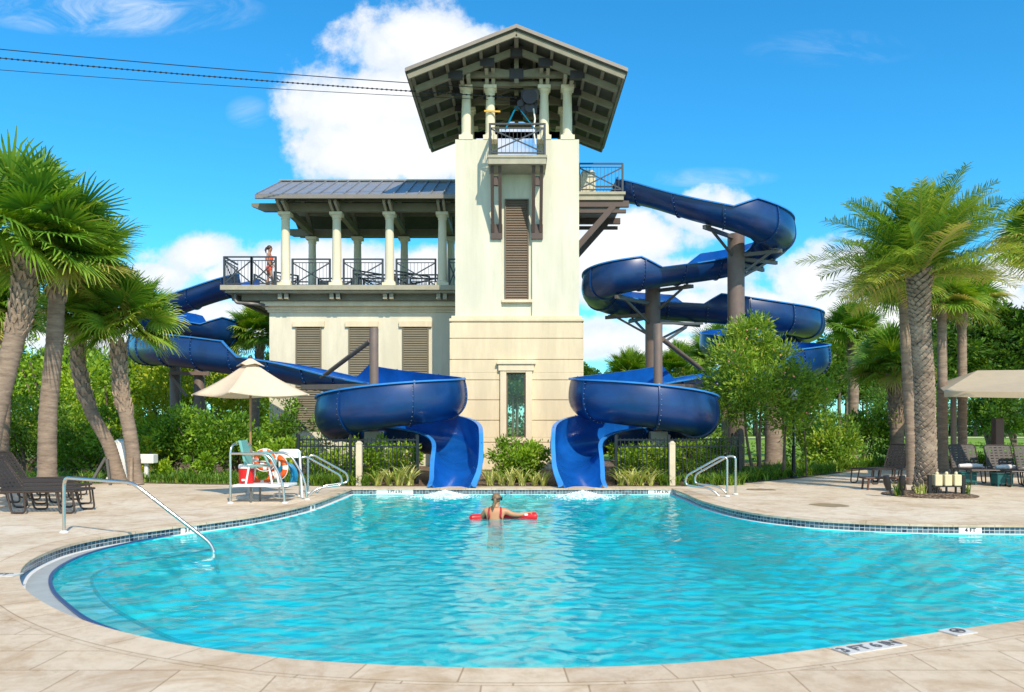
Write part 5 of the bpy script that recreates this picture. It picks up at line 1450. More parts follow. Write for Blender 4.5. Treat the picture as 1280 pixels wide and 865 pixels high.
# ------------------------------------------------------------------ vegetation
def unit(a): return a / np.maximum(1e-9, np.linalg.norm(a, axis=1, keepdims=True))
def leaf_cloud(blobs, n, size, seed, elong=2.2, clump=70, up=.35, shell=.55, csize=.22, droop=0):
    rs = np.random.RandomState(seed)
    w_ = np.array([b[1][0] * b[1][1] * b[1][2] for b in blobs]) ** (2 / 3); w_ /= w_.sum()
    nc = max(3, n // clump); bi = rs.choice(len(blobs), nc, p=w_)
    C = np.array([b[0] for b in blobs], float)[bi]; Rr = np.array([b[1] for b in blobs], float)[bi]
    d = unit(rs.normal(size=(nc, 3))); rad = shell + (1 - shell) * rs.rand(nc, 1) ** .5
    rad *= rs.uniform(.85, 1.12, (nc, 1))
    cc = C + d * Rr * rad
    li = rs.randint(0, nc, n)
    mr = Rr.mean(1)[li][:, None]
    off = rs.normal(size=(n, 3)) * mr * csize
    pos = cc[li] + off
    out = unit(unit(off) * .8 + d[li] * .7 + rs.normal(size=(n, 3)) * .45 + np.array([0, 0, up]))
    side = unit(np.cross(out, rs.normal(size=(n, 3))))
    s = size * rs.uniform(.6, 1.3, (n, 1)); wd = s / elong
    nrm = np.cross(out, side)
    v0 = pos; v1 = pos + out * s * .5 + side * wd * .5 + nrm * wd * .15; v2 = pos + out * s - nrm * s * .12 - np.array([0, 0, droop]) * s; v3 = pos + out * s * .5 - side * wd * .5 + nrm * wd * .15
    V = np.stack([v0, v1, v2, v3], 1).reshape(-1, 3)
    F = np.arange(4 * n).reshape(-1, 4)
    tint = np.clip(rs.rand(nc)[li] * .55 + rs.rand(n) * .45, 0, 1)
    return V, F, tint
def stems(m, base, top_pts, r, seed):
    rs = random.Random(seed)
    for t in top_pts:
        b = Vector(base) + Vector((rs.uniform(-.12, .12), rs.uniform(-.12, .12), 0)); t = Vector(t)
        mid_ = b.lerp(t, .5) + Vector((rs.uniform(-.12, .12), rs.uniform(-.12, .12), rs.uniform(0, .15)))
        m.tube(catmull([b, mid_, t], 5), [r * (1 - .06 * k) for k in range(11)], 6)
def shrub(name, label, cat, base, size, n, leaf, mat, seed, group=None, lift=.0, blobs=None, elong=2.2, nst=5, shell=.5, csize=.22, stem_r=.028):
    """base = ground point, size = (rx, ry, height)"""
    b = Vector(base); rx, ry, hgt = size; rs = random.Random(seed)
    root = thing(name, label, cat, b, 0, group)
    if blobs is None:
        blobs = []
        for k in range(9):
            a = rs.uniform(0, 2 * PI); q = rs.uniform(.2, .62)
            blobs.append(((b.x + rx * q * math.cos(a), b.y + ry * q * math.sin(a), b.z + lift + (hgt - lift) * (rs.uniform(.3, .74) if k < 6 else .24)), (rx * rs.uniform(.36, .55), ry * rs.uniform(.36, .55), (hgt - lift) * rs.uniform(.24, .34))))
    V, F, T = leaf_cloud(blobs, n, leaf, seed, elong=elong, shell=shell, csize=csize)
    V[:, 2] = np.maximum(V[:, 2], b.z + .015)
    soup('foliage', V, F, M[mat], root, T)
    m = MB(); tops = [Vector(bl[0]) for bl in blobs[:nst]]
    stems(m, b - Vector((0, 0, .03)), tops, stem_r, seed); m.build('stem', M['stem'], root, smooth=True)
    return root

# --- fan palms
def fan_crown(seed, nleaf, Rb, dead=.10):
    """crown around the origin: petioles and costapalmate blades, one mesh"""
    rs = np.random.RandomState(seed); V = []; F = []; T = []
    def quad(a, b, c, d, t):
        i = len(V); V.extend([a, b, c, d]); F.append((i, i + 1, i + 2, i + 3)); T.append(t)
    for k in range(nleaf):
        f = k / (nleaf - 1); el = math.radians(86 - 112 * f ** .9 + rs.normal() * 9); az = k * 2.39996 + rs.normal() * .25
        lp = Rb * rs.uniform(.40, .62); lb = Rb * rs.uniform(.50, .66)
        d = np.array([math.cos(az) * math.cos(el), math.sin(az) * math.cos(el), math.sin(el)]); side = np.array([-math.sin(az), math.cos(az), 0])
        upv = np.cross(d, side) * -1.0
        upv = np.cross(side, d) * -1
        if upv[2] < 0 and el < 1.2: upv = -upv
        roll = rs.normal() * .5; side, upv = side * math.cos(roll) + upv * math.sin(roll), upv * math.cos(roll) - side * math.sin(roll)
        base = d * .10; hub = d * lp + np.array([0, 0, -.10 * lp * math.cos(el)])
        t0 = np.clip(.2 + .5 * rs.rand() + (.12 if f > .8 else 0), 0, 1)
        if f > 1 - dead and rs.rand() < .5: t0 = .97
        quad(base - side * .03, base + side * .03, hub + side * .016, hub - side * .016, min(1, t0 + .25))
        ns = 38; fold = .35 + .25 * rs.rand()
        dr = rs.uniform(.12, .45) + (.25 if f > .6 else 0)
        for j in range(ns):
            a = (j / (ns - 1) - .5) * math.radians(275)
            ln = lb * (.62 + .38 * math.cos(a * .62)) * rs.uniform(.88, 1.08)
            ax = d * math.cos(a) + side * math.sin(a)
            ax = ax + upv * (abs(math.sin(a)) * fold * .35 - .05); ax /= np.linalg.norm(ax)
            sd = np.cross(ax, upv); sd /= np.linalg.norm(sd); wv = lb * .031
            lift_ = upv * (wv * .5 * (1 if j % 2 else -1))
            p0 = hub; p1 = hub + ax * ln * .42 + lift_ * .4; g_ = np.array([0, 0, -1.0])
            p2 = hub + ax * ln * .78 + g_ * ln * dr * .13; p3 = hub + ax * ln * .97 + g_ * ln * dr * .38 + rs.normal(size=3) * .02
            t = np.clip(t0 + rs.normal() * .09, 0, 1)
            quad(p0 - sd * wv * .25, p0 + sd * wv * .25, p1 + sd * wv + lift_, p1 - sd * wv - lift_, t)
            quad(p1 - sd * wv - lift_, p1 + sd * wv + lift_, p2 + sd * wv * .55, p2 - sd * wv * .55, np.clip(t + .05, 0, 1))
            quad(p2 - sd * wv * .55, p2 + sd * wv * .55, p3 + sd * .004, p3 - sd * .004, np.clip(t + .14, 0, 1))
    return np.array(V), np.array(F), np.array(T)
FANS = []
def fan_mesh(i):
    if not FANS:
        for s in (11, 12, 13):
            V, F, T = fan_crown(s, 50, 1.0)
            o = soup('crown', V, F, M['fan'], None, T); FANS.append(o.data); bpy.data.objects.remove(o)
    return FANS[i % 3]
def trunk_tube(path, r0, r1, seed, boots=0.0):
    """tapered, slightly ringed trunk; upper part with crisscross leaf bases"""
    c = catmull(path, 10); m = MB(); n = len(c); rs = random.Random(seed)
    fine = []
    for i in range(n - 1):
        for k in range(4): fine.append(c[i].lerp(c[i + 1], k / 4))
    fine.append(c[-1]); nf = len(fine)
    rr = []
    for i in range(nf):
        f = i / (nf - 1); r = r0 + (r1 - r0) * f + r0 * .2 * max(0, 1 - f * 9)
        rr.append(r * (1 + .025 * math.sin(i * 2.1) + rs.uniform(-.02, .02)))
    m.tube(fine, rr, 16); b = MB()
    if boots > 0:
        L_ = sum((c[i + 1] - c[i]).length for i in range(n - 1)); cnt = int(boots * L_ * 30)
        for k in range(cnt):
            f = 1 - boots + boots * k / cnt; q = fine[min(nf - 1, int(f * (nf - 1)))]; a = k * 2.39996
            t = (fine[min(nf - 1, int(f * (nf - 1)) + 1)] - fine[max(0, int(f * (nf - 1)) - 1)]).normalized()
            o = Vector((math.cos(a), math.sin(a), 0)); r = rr[min(nf - 1, int(f * (nf - 1)))]
            for s in (-1, 1):
                sd = o.cross(t) * s
                b.beam(q + o * r * .95 + sd * r * .30, q + o * (r * 1.28) + t * .20 + sd * r * .05, .055, .03, up=o)
    return m, b
palm_meshes = []
def fan_palm(label, path, rad, seed, r0=.17, r1=.14, boots=.35, center=None, scale_z=1.0):
    path = [Vector(p) for p in path]; base = path[0]
    root = thing('fan_palm', label, 'palm tree', base)
    m, b = trunk_tube(path, r0, r1, seed, boots); tr = m.build('trunk', M['bark'], root, smooth=True, angle=60)
    if boots: b.build('leaf_base', M['boot'], tr)
    me = fan_mesh(seed); o = bpy.data.objects.new('crown', me); col.objects.link(o); o.parent = root
    top = path[-1] if center is None else Vector(center)
    o.location = top - base; o.scale = (rad, rad, rad * scale_z); o.rotation_euler = (0, 0, seed * 1.3)
    return root
def pth_(*a): return [P(*q) for q in a]
def gp(px, py, d, z=0): 
    q = P(px, py, d); q.z = z; return q
fan_palm('big leaning fan palm with crisscross trunk nearest the left edge', [gp(-22, 600, 17.6)] + pth_((-8, 530, 17.8), (14, 440, 18), (28, 380, 18), (33, 318, 18)), 1.9, 3, .205, .225, .42, center=P(40, 288, 18))
fan_palm('tall fan palm with smooth trunk, second from the left edge', [gp(59, 600, 19)] + pth_((60, 520, 19), (68, 430, 19), (72, 345, 19)), 1.65, 4, .215, .175, .15, center=P(84, 318, 19))
fan_palm('fan palm with strongly bent trunk behind the handrail, leaning left', [gp(150, 585, 21)] + pth_((136, 556, 21), (112, 510, 21), (98, 455, 21), (98, 412, 21)), 1.25, 5, .17, .15, .5, center=P(103, 395, 21))
fan_palm('small fan palm with curved trunk in front of the left slide bend', [gp(170, 587, 20.6)] + pth_((163, 545, 20.6), (152, 490, 20.6), (148, 430, 20.6)), 1.45, 6, .175, .165, .5, center=P(154, 397, 20.6))
fan_palm('fan palm half hidden at the left edge behind the big leaning palm', [gp(2, 598, 22.5)] + pth_((4, 520, 22.5), (8, 440, 22.5), (10, 400, 22.5)), 1.7, 7, .19, .17, .3, center=P(-8, 385, 22.5))
fan_palm('shaggy fan palm behind the left corner of the terrace building', [gp(317, 590, 37)] + pth_((320, 500, 37), (326, 425, 37)), 1.55, 8, .2, .18, .2, center=P(322, 415, 37))
fan_palm('tall fan palm with slim bare trunk just left of the date palm', [gp(1141, 603, 20.6)] + pth_((1137, 520, 20.6), (1132, 430, 20.6), (1129, 360, 20.6)), 1.3, 9, .135, .12, .0, center=P(1124, 345, 20.6))
fan_palm('fan palm with straight smooth trunk just right of the date palm', [gp(1179, 580, 26)] + pth_((1178, 480, 26), (1177, 385, 26)), 1.4, 10, .16, .14, .1, center=P(1176, 372, 26), scale_z=1.0)
fan_palm('fan palm with round tidy crown, second right of the date palm', [gp(1203, 575, 28)] + pth_((1203, 480, 28), (1202, 390, 28)), 1.42, 11, .15, .15, .15, center=P(1205, 374, 28))
fan_palm('middle sized fan palm right of the slide bend, on the lawn', [gp(1066, 560, 37)] + pth_((1067, 480, 37), (1067, 425, 37)), 1.45, 12, .21, .26, .25, center=P(1067, 412, 37))
fan_palm('short fan palm with booted trunk behind the left lounger of the right group', [gp(1121, 577, 30)] + pth_((1121, 530, 30), (1119, 472, 30)), 1.7, 13, .24, .27, .5, center=P(1115, 455, 30))
fan_palm('fan palm at the right edge whose trunk is out of view', [gp(1335, 610, 19)] + pth_((1330, 480, 19), (1322, 320, 19)), 1.3, 14, .17, .15, .2, center=P(1312, 300, 19))
fan_palm('low fan palm with its crown showing behind the shrub at the right slide', [gp(907, 570, 39)] + pth_((907, 500, 39), (907, 455, 39)), 1.9, 15, .2, .2, .3, center=P(903, 446, 39))
fan_palm('low fan palm whose crown shows above the right slide beside its front column', [gp(786, 575, 42)] + pth_((786, 500, 42), (786, 475, 42)), 1.55, 16, .2, .2, .3, center=P(788, 468, 42))
fan_palm('low fan palm whose crown shows between the right slide columns', [gp(850, 575, 43)] + pth_((850, 500, 43), (850, 470, 43)), 1.6, 17, .2, .2, .3, center=P(850, 462, 43))

# --- the big date palm
def date_crown(seed, nf, Rb):
    rs = np.random.RandomState(seed); V = []; F = []; T = []
    def quad(a, b, c, d, t):
        i = len(V); V.extend([a, b, c, d]); F.append((i, i + 1, i + 2, i + 3)); T.append(t)
    for k in range(nf):
        f = k / (nf - 1); el0 = math.radians(88 - 86 * f ** .95 + rs.normal() * 6); az = k * 2.39996 + rs.normal() * .2
        ln = Rb * rs.uniform(.88, 1.12) * (.82 + .18 * min(1, f * 4)); bendk = rs.uniform(.35, .8) * (1.1 - .15 * f)
        p = np.zeros(3); pts = [p]; dirs = []; n = 24
        for i in range(n):
            t = i / n; el = el0 - bendk * t ** 1.6 * 1.15
            d = np.array([math.cos(az) * math.cos(el), math.sin(az) * math.cos(el), math.sin(el)]); dirs.append(d); p = p + d * ln / n; pts.append(p)
        side = np.array([-math.sin(az), math.cos(az), 0]); t0 = np.clip(rs.uniform(.12, .55) + (.2 if f > .72 else 0), 0, 1)
        roll = rs.normal() * .35
        for i in range(n):
            d = dirs[i]; upv = np.cross(side, d); upv = upv if upv[2] > 0 else -upv
            wr = .028 * (1 - i / n) + .006
            quad(pts[i] - side * wr, pts[i] + side * wr, pts[i + 1] + side * wr * .9, pts[i + 1] - side * wr * .9, min(1, t0 + .35))
            if i < 3: continue
            fr_ = i / n; L_ = Rb * .23 * math.sin(PI * (fr_ * .86 + .12)) ** .7
            for sub in (0, .33, .66):
                b = pts[i] + (pts[i + 1] - pts[i]) * sub
                for sg in (-1, 1):
                    s2 = side * math.cos(roll) * sg + upv * math.sin(roll) * sg
                    ax = s2 * .78 + d * .60 + upv * (.28 + rs.normal() * .16); ax /= np.linalg.norm(ax)
                    sd = np.cross(ax, upv); sd /= max(1e-6, np.linalg.norm(sd)); ww = .012
                    l2 = L_ * rs.uniform(.85, 1.1); a = b + ax * l2 * .55; e = b + ax * l2 + np.array([0, 0, -.16 * l2])
                    t = np.clip(t0 + rs.normal() * .1 + .15 * fr_, 0, 1)
                    quad(b - sd * ww * .6, b + sd * ww * .6, a + sd * ww, a - sd * ww, t); quad(a - sd * ww, a + sd * ww, e + sd * .003, e - sd * .003, min(1, t + .08))
    return np.array(V), np.array(F), np.array(T)
dd = 17.75; db = gp(1158, 0, dd, .02)
dp = thing('date_palm', 'big date palm with thick knobbly trunk and feathery crown in the mulch ring', 'palm tree', db)
pth2 = catmull([db, P(1157, 560, dd), P(1155, 480, dd), P(1150, 345, dd), P(1149, 330, dd)], 34)
TR = .20; nr = len(pth2); nk = 48; VV = []; FF = []
for i, p in enumerate(pth2):
    f = i / (nr - 1); r = TR * (1 - .08 * f) + .08 * max(0, 1 - f * 8) + .05 * max(0, (f - .8) / .2)
    for k in range(nk):
        a = 2 * PI * k / nk
        q = r
        VV.append(p + Vector((math.cos(a) * q, math.sin(a) * q, 0)))
for i in range(nr - 1):
    for k in range(nk): FF.append((i * nk + k, i * nk + (k + 1) % nk, (i + 1) * nk + (k + 1) % nk, (i + 1) * nk + k))
FF.append(tuple(range((nr - 1) * nk, nr * nk)))
m = MB(); m.add(VV, FF); dt = m.build('trunk', M['datedark'], dp, smooth=True, angle=70)
m = MB(); ns_ = 620; krs = random.Random(15)          # pruned leaf bases, one woody scale each, in their natural spiral
for k in range(ns_):
    f = (k + .5) / ns_; p = pth2[min(nr - 1, int(f * (nr - 1)))]; a = k * 2.39996; zz_ = pth2[0].z + f * (pth2[-1].z - pth2[0].z)
    r = TR * (1 - .08 * f) + .08 * max(0, 1 - f * 8) + .05 * max(0, (f - .8) / .2); o = Vector((math.cos(a), math.sin(a), 0)); s = Vector((-math.sin(a), math.cos(a), 0))
    c = Vector((p.x, p.y, zz_)) + o * (r - .005); w_ = .076 * krs.uniform(.75, 1.2); h_ = .062 * krs.uniform(.75, 1.25); up_ = Vector((0, 0, 1)); q = .024 + .045 * max(0, (f - .70) / .30) + krs.uniform(0, .014)
    tip = c + o * q + up_ * h_ * .5
    m.add([c - s * w_, c - up_ * h_, c + s * w_, c + up_ * h_ * 1.2, tip - s * w_ * .45, tip - up_ * h_ * .45, tip + s * w_ * .45, tip + up_ * h_ * .4], [(0, 1, 5, 4), (1, 2, 6, 5), (2, 3, 7, 6), (3, 0, 4, 7), (4, 5, 6, 7)])
m.build('leaf_base', M['datebark'], dt, smooth=True, angle=60)
V, F, T = date_crown(4, 82, 2.45); V = V + np.array(P(1149, 347, dd)); soup('crown', V, F, M['date'], dp, T)

# --- blades
def blades(n, hgt, wid, spread, seed, arch=.6):
    rs = np.random.RandomState(seed); V = []; F = []; T = []
    for k in range(n):
        az = rs.uniform(0, 2 * PI); lean = rs.uniform(min(.45, spread - .85), 1.0) * spread; ln = hgt * rs.uniform(.7, 1.15)
        b = np.array([rs.normal() * .04, rs.normal() * .04, 0]); o = np.array([math.cos(az), math.sin(az), 0]); s = np.array([-math.sin(az), math.cos(az), 0]); t0 = rs.rand()
        prev = None
        for i in range(5):
            t = i / 4; p = b + o * (lean * ln * t ** 1.4) + np.array([0, 0, ln * (t - arch * lean * t ** 3 * .6)]); w_ = wid * (1 - t ** 2) + .002
            cur = (p - s * w_, p + s * w_)
            if prev is not None:
                j = len(V); V.extend([prev[0], prev[1], cur[1], cur[0]]); F.append((j, j + 1, j + 2, j + 3)); T.append(np.clip(t0 + rs.normal() * .1, 0, 1))
            prev = cur
    return np.array(V), np.array(F), np.array(T)
def tuft_protos(name, mat, n, hgt, wid, spread, k0, label, group, cat='plant'):
    out = []
    for s in range(3):
        V, F, T = blades(n, hgt, wid, spread, k0 + s); o = soup(name, V, F, M[mat], None, T); out.append(o.data); bpy.data.objects.remove(o)
    def place(x, y, sc_=1.0):
        i = rnd.randrange(3); o = bpy.data.objects.new(name, out[i]); col.objects.link(o); tag(o, label, cat, group)
        o.location = (x, y, 0); o.scale = (sc_, sc_, sc_ * rnd.uniform(.9, 1.15)); o.rotation_euler = (0, 0, rnd.uniform(0, 6.28)); return o
    return place
flax = tuft_protos('variegated_flax', 'flax', 30, .62, .022, 1.25, 60, 'tuft of yellow striped strap leaves along the far pool edge', 'yellow striped tufts along the far pool edge')
for px in (614, 627, 640, 653, 666, 678): flax(X(px, 20.3) + rnd.uniform(-.05, .05), 20.35 + rnd.uniform(-.08, .12), rnd.uniform(.72, .92))
for px in (472, 485, 498, 511): flax(X(px, 20.3), 20.35 + rnd.uniform(-.05, .1), rnd.uniform(.85, 1.1))
for px in (777, 789, 801, 814): flax(X(px, 20.3), 20.35 + rnd.uniform(-.05, .1), rnd.uniform(.85, 1.1))
green = tuft_protos('strap_leaf_clump', 'grassy', 40, .42, .013, 1.1, 70, 'clump of green strap leaves in the bed behind the pool', 'green strap leaf clumps in the bed behind the pool')
for px in list(range(395, 447, 8)) + list(range(452, 476, 8)) + list(range(826, 840, 7)) + list(range(848, 930, 8)):
    green(X(px, 20.5), 20.42 + rnd.uniform(-.1, .15), rnd.uniform(.75, 1.0))
# low planting that nobody could count
def cover(name, poly, n, hgt, wid, seed, mat='grassy', leafy=False):
    rs = np.random.RandomState(seed); xs = [p[0] for p in poly]; ys = [p[1] for p in poly]
    px = rs.uniform(min(xs), max(xs), n * 3); py = rs.uniform(min(ys), max(ys), n * 3); ok = inside(px, py, poly); px = px[ok][:n]; py = py[ok][:n]
    V, F, T = blades(14, hgt, wid, 1.0, seed); nv = len(V); AV = []; AF = []; AT = []
    for i, (a, b) in enumerate(zip(px, py)):
        r = rs.uniform(0, 6.28); s = rs.uniform(.6, 1.25); c_, s_ = math.cos(r), math.sin(r); W_ = V * s
        AV.append(np.stack([W_[:, 0] * c_ - W_[:, 1] * s_ + a, W_[:, 0] * s_ + W_[:, 1] * c_ + b, W_[:, 2]], 1)); AF.append(F + nv * i); AT.append(np.clip(T * .7 + rs.rand() * .3, 0, 1))
    o = soup(name, np.vstack(AV), np.vstack(AF), M[mat], None, np.concatenate(AT)); return tag(o, kind='stuff')
cover('ground_cover', [(5.2, 20.6), (6.4, 21.7), (8.1, 23.4), (9.6, 25.2), (11.5, 27.6), (14, 30), (17, 30.6), (17, 33), (12, 31), (8.5, 26.5), (6, 23.6), (5.0, 22.2)], 1500, .36, .014, 81)
cover('ground_cover', [(-4.6, 20.3), (-5.6, 20.5), (-8, 20.9), (-10.4, 21.5), (-10.4, 23), (-7, 22.6), (-4.6, 22)], 420, .30, .013, 82)
cover('ground_cover', [(-10.5, 21.5), (-12.6, 20.6), (-14.5, 19.7), (-19, 20), (-19, 21.6), (-12, 22.8), (-10.5, 23)], 420, .30, .013, 83)
cover('lawn_tufts', [(8, 34), (20, 34), (45, 60), (45, 75), (10, 75)], 900, .12, .02, 84)

# --- shrubs
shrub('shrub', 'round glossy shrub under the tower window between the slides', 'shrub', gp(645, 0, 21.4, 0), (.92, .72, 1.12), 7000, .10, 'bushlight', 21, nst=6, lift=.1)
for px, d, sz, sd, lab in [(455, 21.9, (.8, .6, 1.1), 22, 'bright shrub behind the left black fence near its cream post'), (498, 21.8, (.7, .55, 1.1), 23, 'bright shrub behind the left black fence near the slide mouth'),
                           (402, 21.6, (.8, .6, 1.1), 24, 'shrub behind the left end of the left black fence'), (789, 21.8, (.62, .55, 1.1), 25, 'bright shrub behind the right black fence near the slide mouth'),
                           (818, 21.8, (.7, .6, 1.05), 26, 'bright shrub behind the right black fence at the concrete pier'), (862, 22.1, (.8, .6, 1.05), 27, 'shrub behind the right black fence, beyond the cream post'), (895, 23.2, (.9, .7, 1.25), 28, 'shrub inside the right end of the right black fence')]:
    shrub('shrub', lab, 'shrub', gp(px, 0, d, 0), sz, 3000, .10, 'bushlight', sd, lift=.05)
# leafy shrub tree in front of the right slide
ob = gp(935, 0, 23.6, 0); od = 23.6
root = thing('oleander', 'large leafy light green shrub tree in front of the right slide', 'shrub', ob)
bl = []
for (px, py, dz, rx, rz) in [(940, 425, .2, .75, .5), (915, 448, -.2, .8, .6), (965, 450, .1, .85, .6), (985, 475, -.1, .8, .55), (935, 480, -.5, .95, .65), (900, 478, .3, .6, .45), (960, 505, -.3, .95, .5), (1000, 500, .2, .8, .5), (920, 510, -.1, .8, .45), (985, 522, 0, .75, .4), (1022, 492, .2, .55, .45), (928, 415, .0, .45, .4), (948, 410, .2, .35, .3)]:
    c = P(px, py, od + dz); bl.append((tuple(c), (rx * .8, .75, rz * .85)))
V, F, T = leaf_cloud(bl, 15000, .15, 31, elong=3.6, clump=45, shell=.35, csize=.24); soup('foliage', V, F, M['oleander'], root, T)
m = MB(); stems(m, gp(946, 0, od, -.03), [P(930, 500, od), P(952, 490, od), P(940, 460, od)], .055, 32); stems(m, gp(978, 0, od, -.03), [P(975, 500, od), P(990, 490, od)], .045, 33); stems(m, gp(1008, 0, od + .5, -.03), [P(1000, 505, od)], .03, 34)
m.build('stem', M['stem'], root, smooth=True)
rs_ = random.Random(9); m = MB()
for k in range(26):
    b = bl[rs_.randrange(len(bl))]; c = Vector(b[0]) + Vector((rs_.uniform(-.7, .7) * b[1][0], -b[1][1] * rs_.uniform(.7, 1), rs_.uniform(-.8, .8) * b[1][2])); m.ball(c, .026, 6, 4)
m.build('flower', M['pinkflower'], root, smooth=True)
tk = gp(967, 0, 27.5, 0); tr_ = thing('palm_stump_trunk', 'thick pale trunk standing behind the leafy shrub tree', 'trunk', tk); m = MB(); m.lathe([(.38, 0), (.30, .4), (.27, 2.6), (.2, 2.9)], tk, 18); m.build('trunk', M['bark'], tr_, smooth=True)
for (px, d, sz, n, mat, leaf, sd, lab) in [(1040, 27.5, (1.3, 1.1, 2.1), 4200, 'oleander', .13, 41, 'loose flowering shrub between the leafy shrub tree and the lounger'),
                                           (1078, 31, (1.6, 1.2, 2.5), 4200, 'bushdark', .13, 42, 'round dark shrub with bare lower stems left of the booted fan palm'),
                                           (1012, 33, (1.4, 1.2, 2.4), 3000, 'bushlight', .13, 43, 'bright green shrub behind the lamp post'), (870, 33, (1.6, 1.4, 2.8), 3400, 'bushlight', .14, 44, 'bright shrub under the lower runs of the right slide'),
                                           (1160, 31, (1.4, 1.0, .45), 1400, 'bushdark', .10, 45, 'low dark shrub on the lawn behind the date palm'), (1225, 30.8, (1.5, .8, .42), 1300, 'bushdark', .10, 46, 'low dark hedge clump behind the loungers with towels'), (1272, 30.8, (1.4, .8, .42), 1300, 'bushdark', .10, 47, 'low dark hedge clump at the right edge behind the loungers')]:
    shrub('shrub', lab, 'shrub', gp(px, 0, d, 0), sz, n, leaf, mat, sd, lift=.5 if 'bare' in lab else .05)
# left side planting
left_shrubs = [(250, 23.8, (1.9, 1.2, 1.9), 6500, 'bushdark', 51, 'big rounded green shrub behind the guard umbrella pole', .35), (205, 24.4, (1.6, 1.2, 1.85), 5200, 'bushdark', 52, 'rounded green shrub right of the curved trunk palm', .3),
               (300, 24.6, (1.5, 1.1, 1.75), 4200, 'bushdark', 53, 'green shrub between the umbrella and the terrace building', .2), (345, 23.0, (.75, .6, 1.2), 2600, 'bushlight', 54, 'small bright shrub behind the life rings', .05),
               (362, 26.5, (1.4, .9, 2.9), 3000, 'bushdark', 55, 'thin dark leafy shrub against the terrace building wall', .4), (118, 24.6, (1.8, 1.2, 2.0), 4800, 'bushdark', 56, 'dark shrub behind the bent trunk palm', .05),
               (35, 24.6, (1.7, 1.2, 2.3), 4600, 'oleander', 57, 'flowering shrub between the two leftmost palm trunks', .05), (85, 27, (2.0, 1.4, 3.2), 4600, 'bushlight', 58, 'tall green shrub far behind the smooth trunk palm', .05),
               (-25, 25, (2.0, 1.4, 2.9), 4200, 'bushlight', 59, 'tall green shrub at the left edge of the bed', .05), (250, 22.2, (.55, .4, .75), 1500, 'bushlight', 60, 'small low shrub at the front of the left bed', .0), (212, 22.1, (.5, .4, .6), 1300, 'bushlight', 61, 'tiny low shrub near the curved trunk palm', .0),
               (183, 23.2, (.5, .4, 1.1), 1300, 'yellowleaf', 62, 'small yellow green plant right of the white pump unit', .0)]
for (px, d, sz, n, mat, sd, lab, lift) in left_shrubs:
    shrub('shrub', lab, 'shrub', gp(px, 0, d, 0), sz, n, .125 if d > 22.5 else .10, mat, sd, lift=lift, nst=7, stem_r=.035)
for i, (px, d, sz, mat, lab) in enumerate([(215, 40, (3.2, 2.5, 5.2), 'yellowleaf', 'sunny yellow green tree behind the left slide columns'), (300, 42, (3.0, 2.5, 4.8), 'yellowleaf', 'sunny yellow green tree left of the terrace building corner'),
                                           (140, 38, (3.2, 2.5, 5.2), 'bushlight', 'bright green tree behind the curved trunk palm'), (60, 40, (3.6, 2.5, 6.0), 'bushlight', 'bright green tree behind the smooth trunk palm'), (-30, 42, (4, 2.5, 7), 'bushlight', 'bright green tree at the far left edge'),
                                           (380, 46, (3, 2.5, 5.5), 'bushdark', 'green tree hidden mostly by the terrace building')]):
    shrub('broadleaf_tree', lab, 'tree', gp(px, 0, d, 0), sz, 5200, .24, mat, 90 + i, lift=.6, nst=6, stem_r=.09)
for i, (px, d, sz, lab) in enumerate([(742, 60, (2.6, 2, 5.4), 'small broadleaf tree beside the tower behind the right slide'), (1235, 62, (2.6, 2, 4.6), 'small dark tree on the lawn right of the palm trunks'), (1268, 60, (2.6, 2, 4.8), 'small dark tree on the lawn near the right edge'),
                                      (1000, 88, (4, 3, 6), 'dark tree on the lawn behind the right slide bend'), (1100, 90, (5, 3, 7), 'broad dark tree on the lawn behind the booted fan palm'), (1170, 92, (4, 3, 6.5), 'dark tree on the lawn behind the date palm')]):
    shrub('broadleaf_tree', lab, 'tree', gp(px, 0, d, 0), sz, 3200, .30, 'pine', 110 + i, lift=1.2, nst=5, stem_r=.12)

# --- pine wood far behind: every trunk a tree of its own
PINES = []
def pine_proto(seed):
    rs = random.Random(seed); hgt = 12.0; root = thing('pine_tree', 'slim pine of the far wood behind the park', 'tree', (0, 0, 0), 0, 'pines of the far wood')
    m = MB(); m.tube(catmull([(0, 0, 0), (rs.uniform(-.2, .2), 0, 4), (rs.uniform(-.3, .3), .1, 8), (0, 0, hgt)], 6), [.19 - .0085 * k for k in range(19)], 8)
    for k in range(12):
        z = 5.5 + k * .5; a = k * 2.4; m.tube([(0, 0, z), (math.cos(a) * 1.2, math.sin(a) * 1.2, z + .5)], [.05, .02], 5)
    m.build('trunk', M['pinebark'], root, smooth=True)
    bl = []
    for k in range(14):
        f = k / 13; z = 6.2 + f * 5.6; a = k * 2.4; rr_ = 1.3 * (1 - f * .7); bl.append(((math.cos(a) * rr_ * .75, math.sin(a) * rr_ * .75, z), (rr_ * .75 + .25, rr_ * .75 + .25, .75)))
    V, F, T = leaf_cloud(bl, 2300, .5, seed, elong=2.4, clump=40, shell=.4, csize=.3); soup('crown', V, F, M['pine'], root, T); return root
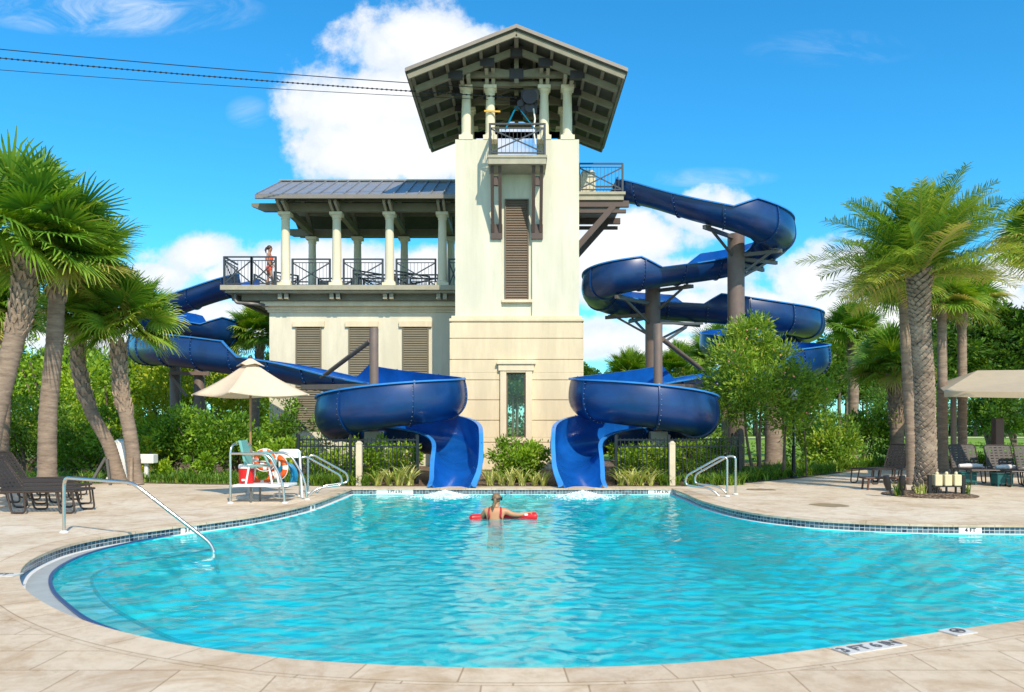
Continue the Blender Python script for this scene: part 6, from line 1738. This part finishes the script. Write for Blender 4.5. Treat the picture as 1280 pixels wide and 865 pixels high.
protos = [pine_proto(s) for s in (201, 202, 203)]; used = [False] * 3
k = 0; prs = random.Random(77)
spots = []
for row, (d, step_) in enumerate(((120, 17), (130, 18), (141, 19))):
    px = -60 + row * 7
    while px < 1350:
        spots.append((px + prs.uniform(-8, 8), d + prs.uniform(-4, 4))); px += step_
for (px, d) in spots:
    if 390 < px < 560: continue
    hgt = 18.5 if px > 1170 else (14.5 if px > 1030 else (10.0 if px > 700 else 12.5))
    hgt *= prs.uniform(.82, 1.1); i = prs.randrange(3)
    o = protos[i] if not used[i] else copy_tree(protos[i]); used[i] = True
    o.location = (X(px, d), d, -.03); s = hgt / 12.0; o.scale = (s * 1.15, s * 1.15, s); o.rotation_euler = (0, 0, prs.uniform(0, 6.28))
# undergrowth at the foot of the wood reads as one mass
bl = []
for (px, d) in spots[::2]:
    bl.append(((X(px, d + 6), d + 8, 1.6), (2.8, 2.0, 1.5)))
V, F, T = leaf_cloud(bl, 26000, .6, 300, elong=1.8, clump=40, shell=.3, csize=.3); V[:, 2] = np.maximum(V[:, 2], 0)
tag(soup('wood_undergrowth', V, F, M['bushdark'], None, T), kind='stuff')
# timber stakes bracing the left palms
for px, py, tx, ty, d, lab in ((112, 602, 132, 572, 20.6, 'thin dark stake leaning against the bent trunk palm'), (164, 590, 165, 572, 20.3, 'short pale stake at the foot of the curved trunk palm'), (138, 590, 134, 574, 20.4, 'short grey stake at the foot of the bent trunk palm')):
    a = gp(px, 0, d, -.02); b = P(tx, ty, d); m = MB(); m.beam(a, b, .06, .06); tag(m.build('timber_stake', M['boot'] if 'pale' in lab else M['steelgrey']), lab, 'stake')
# yellow flowers and a green clump at the date palm
for px, lab, mat in ((1150, 'low yellow green plant at the foot of the date palm', 'flax'), (1207, 'upright bright green plant right of the cream boxes', 'grassy'), (1122, 'small green plant behind the ground spotlights', 'grassy')):
    V, F, T = blades(30, .28, .012, .9, px); p = gp(px, 0, 17.2, .03); V = V + np.array(p); tag(soup('small_plant', V, F, M[mat], None, T), lab, 'plant')
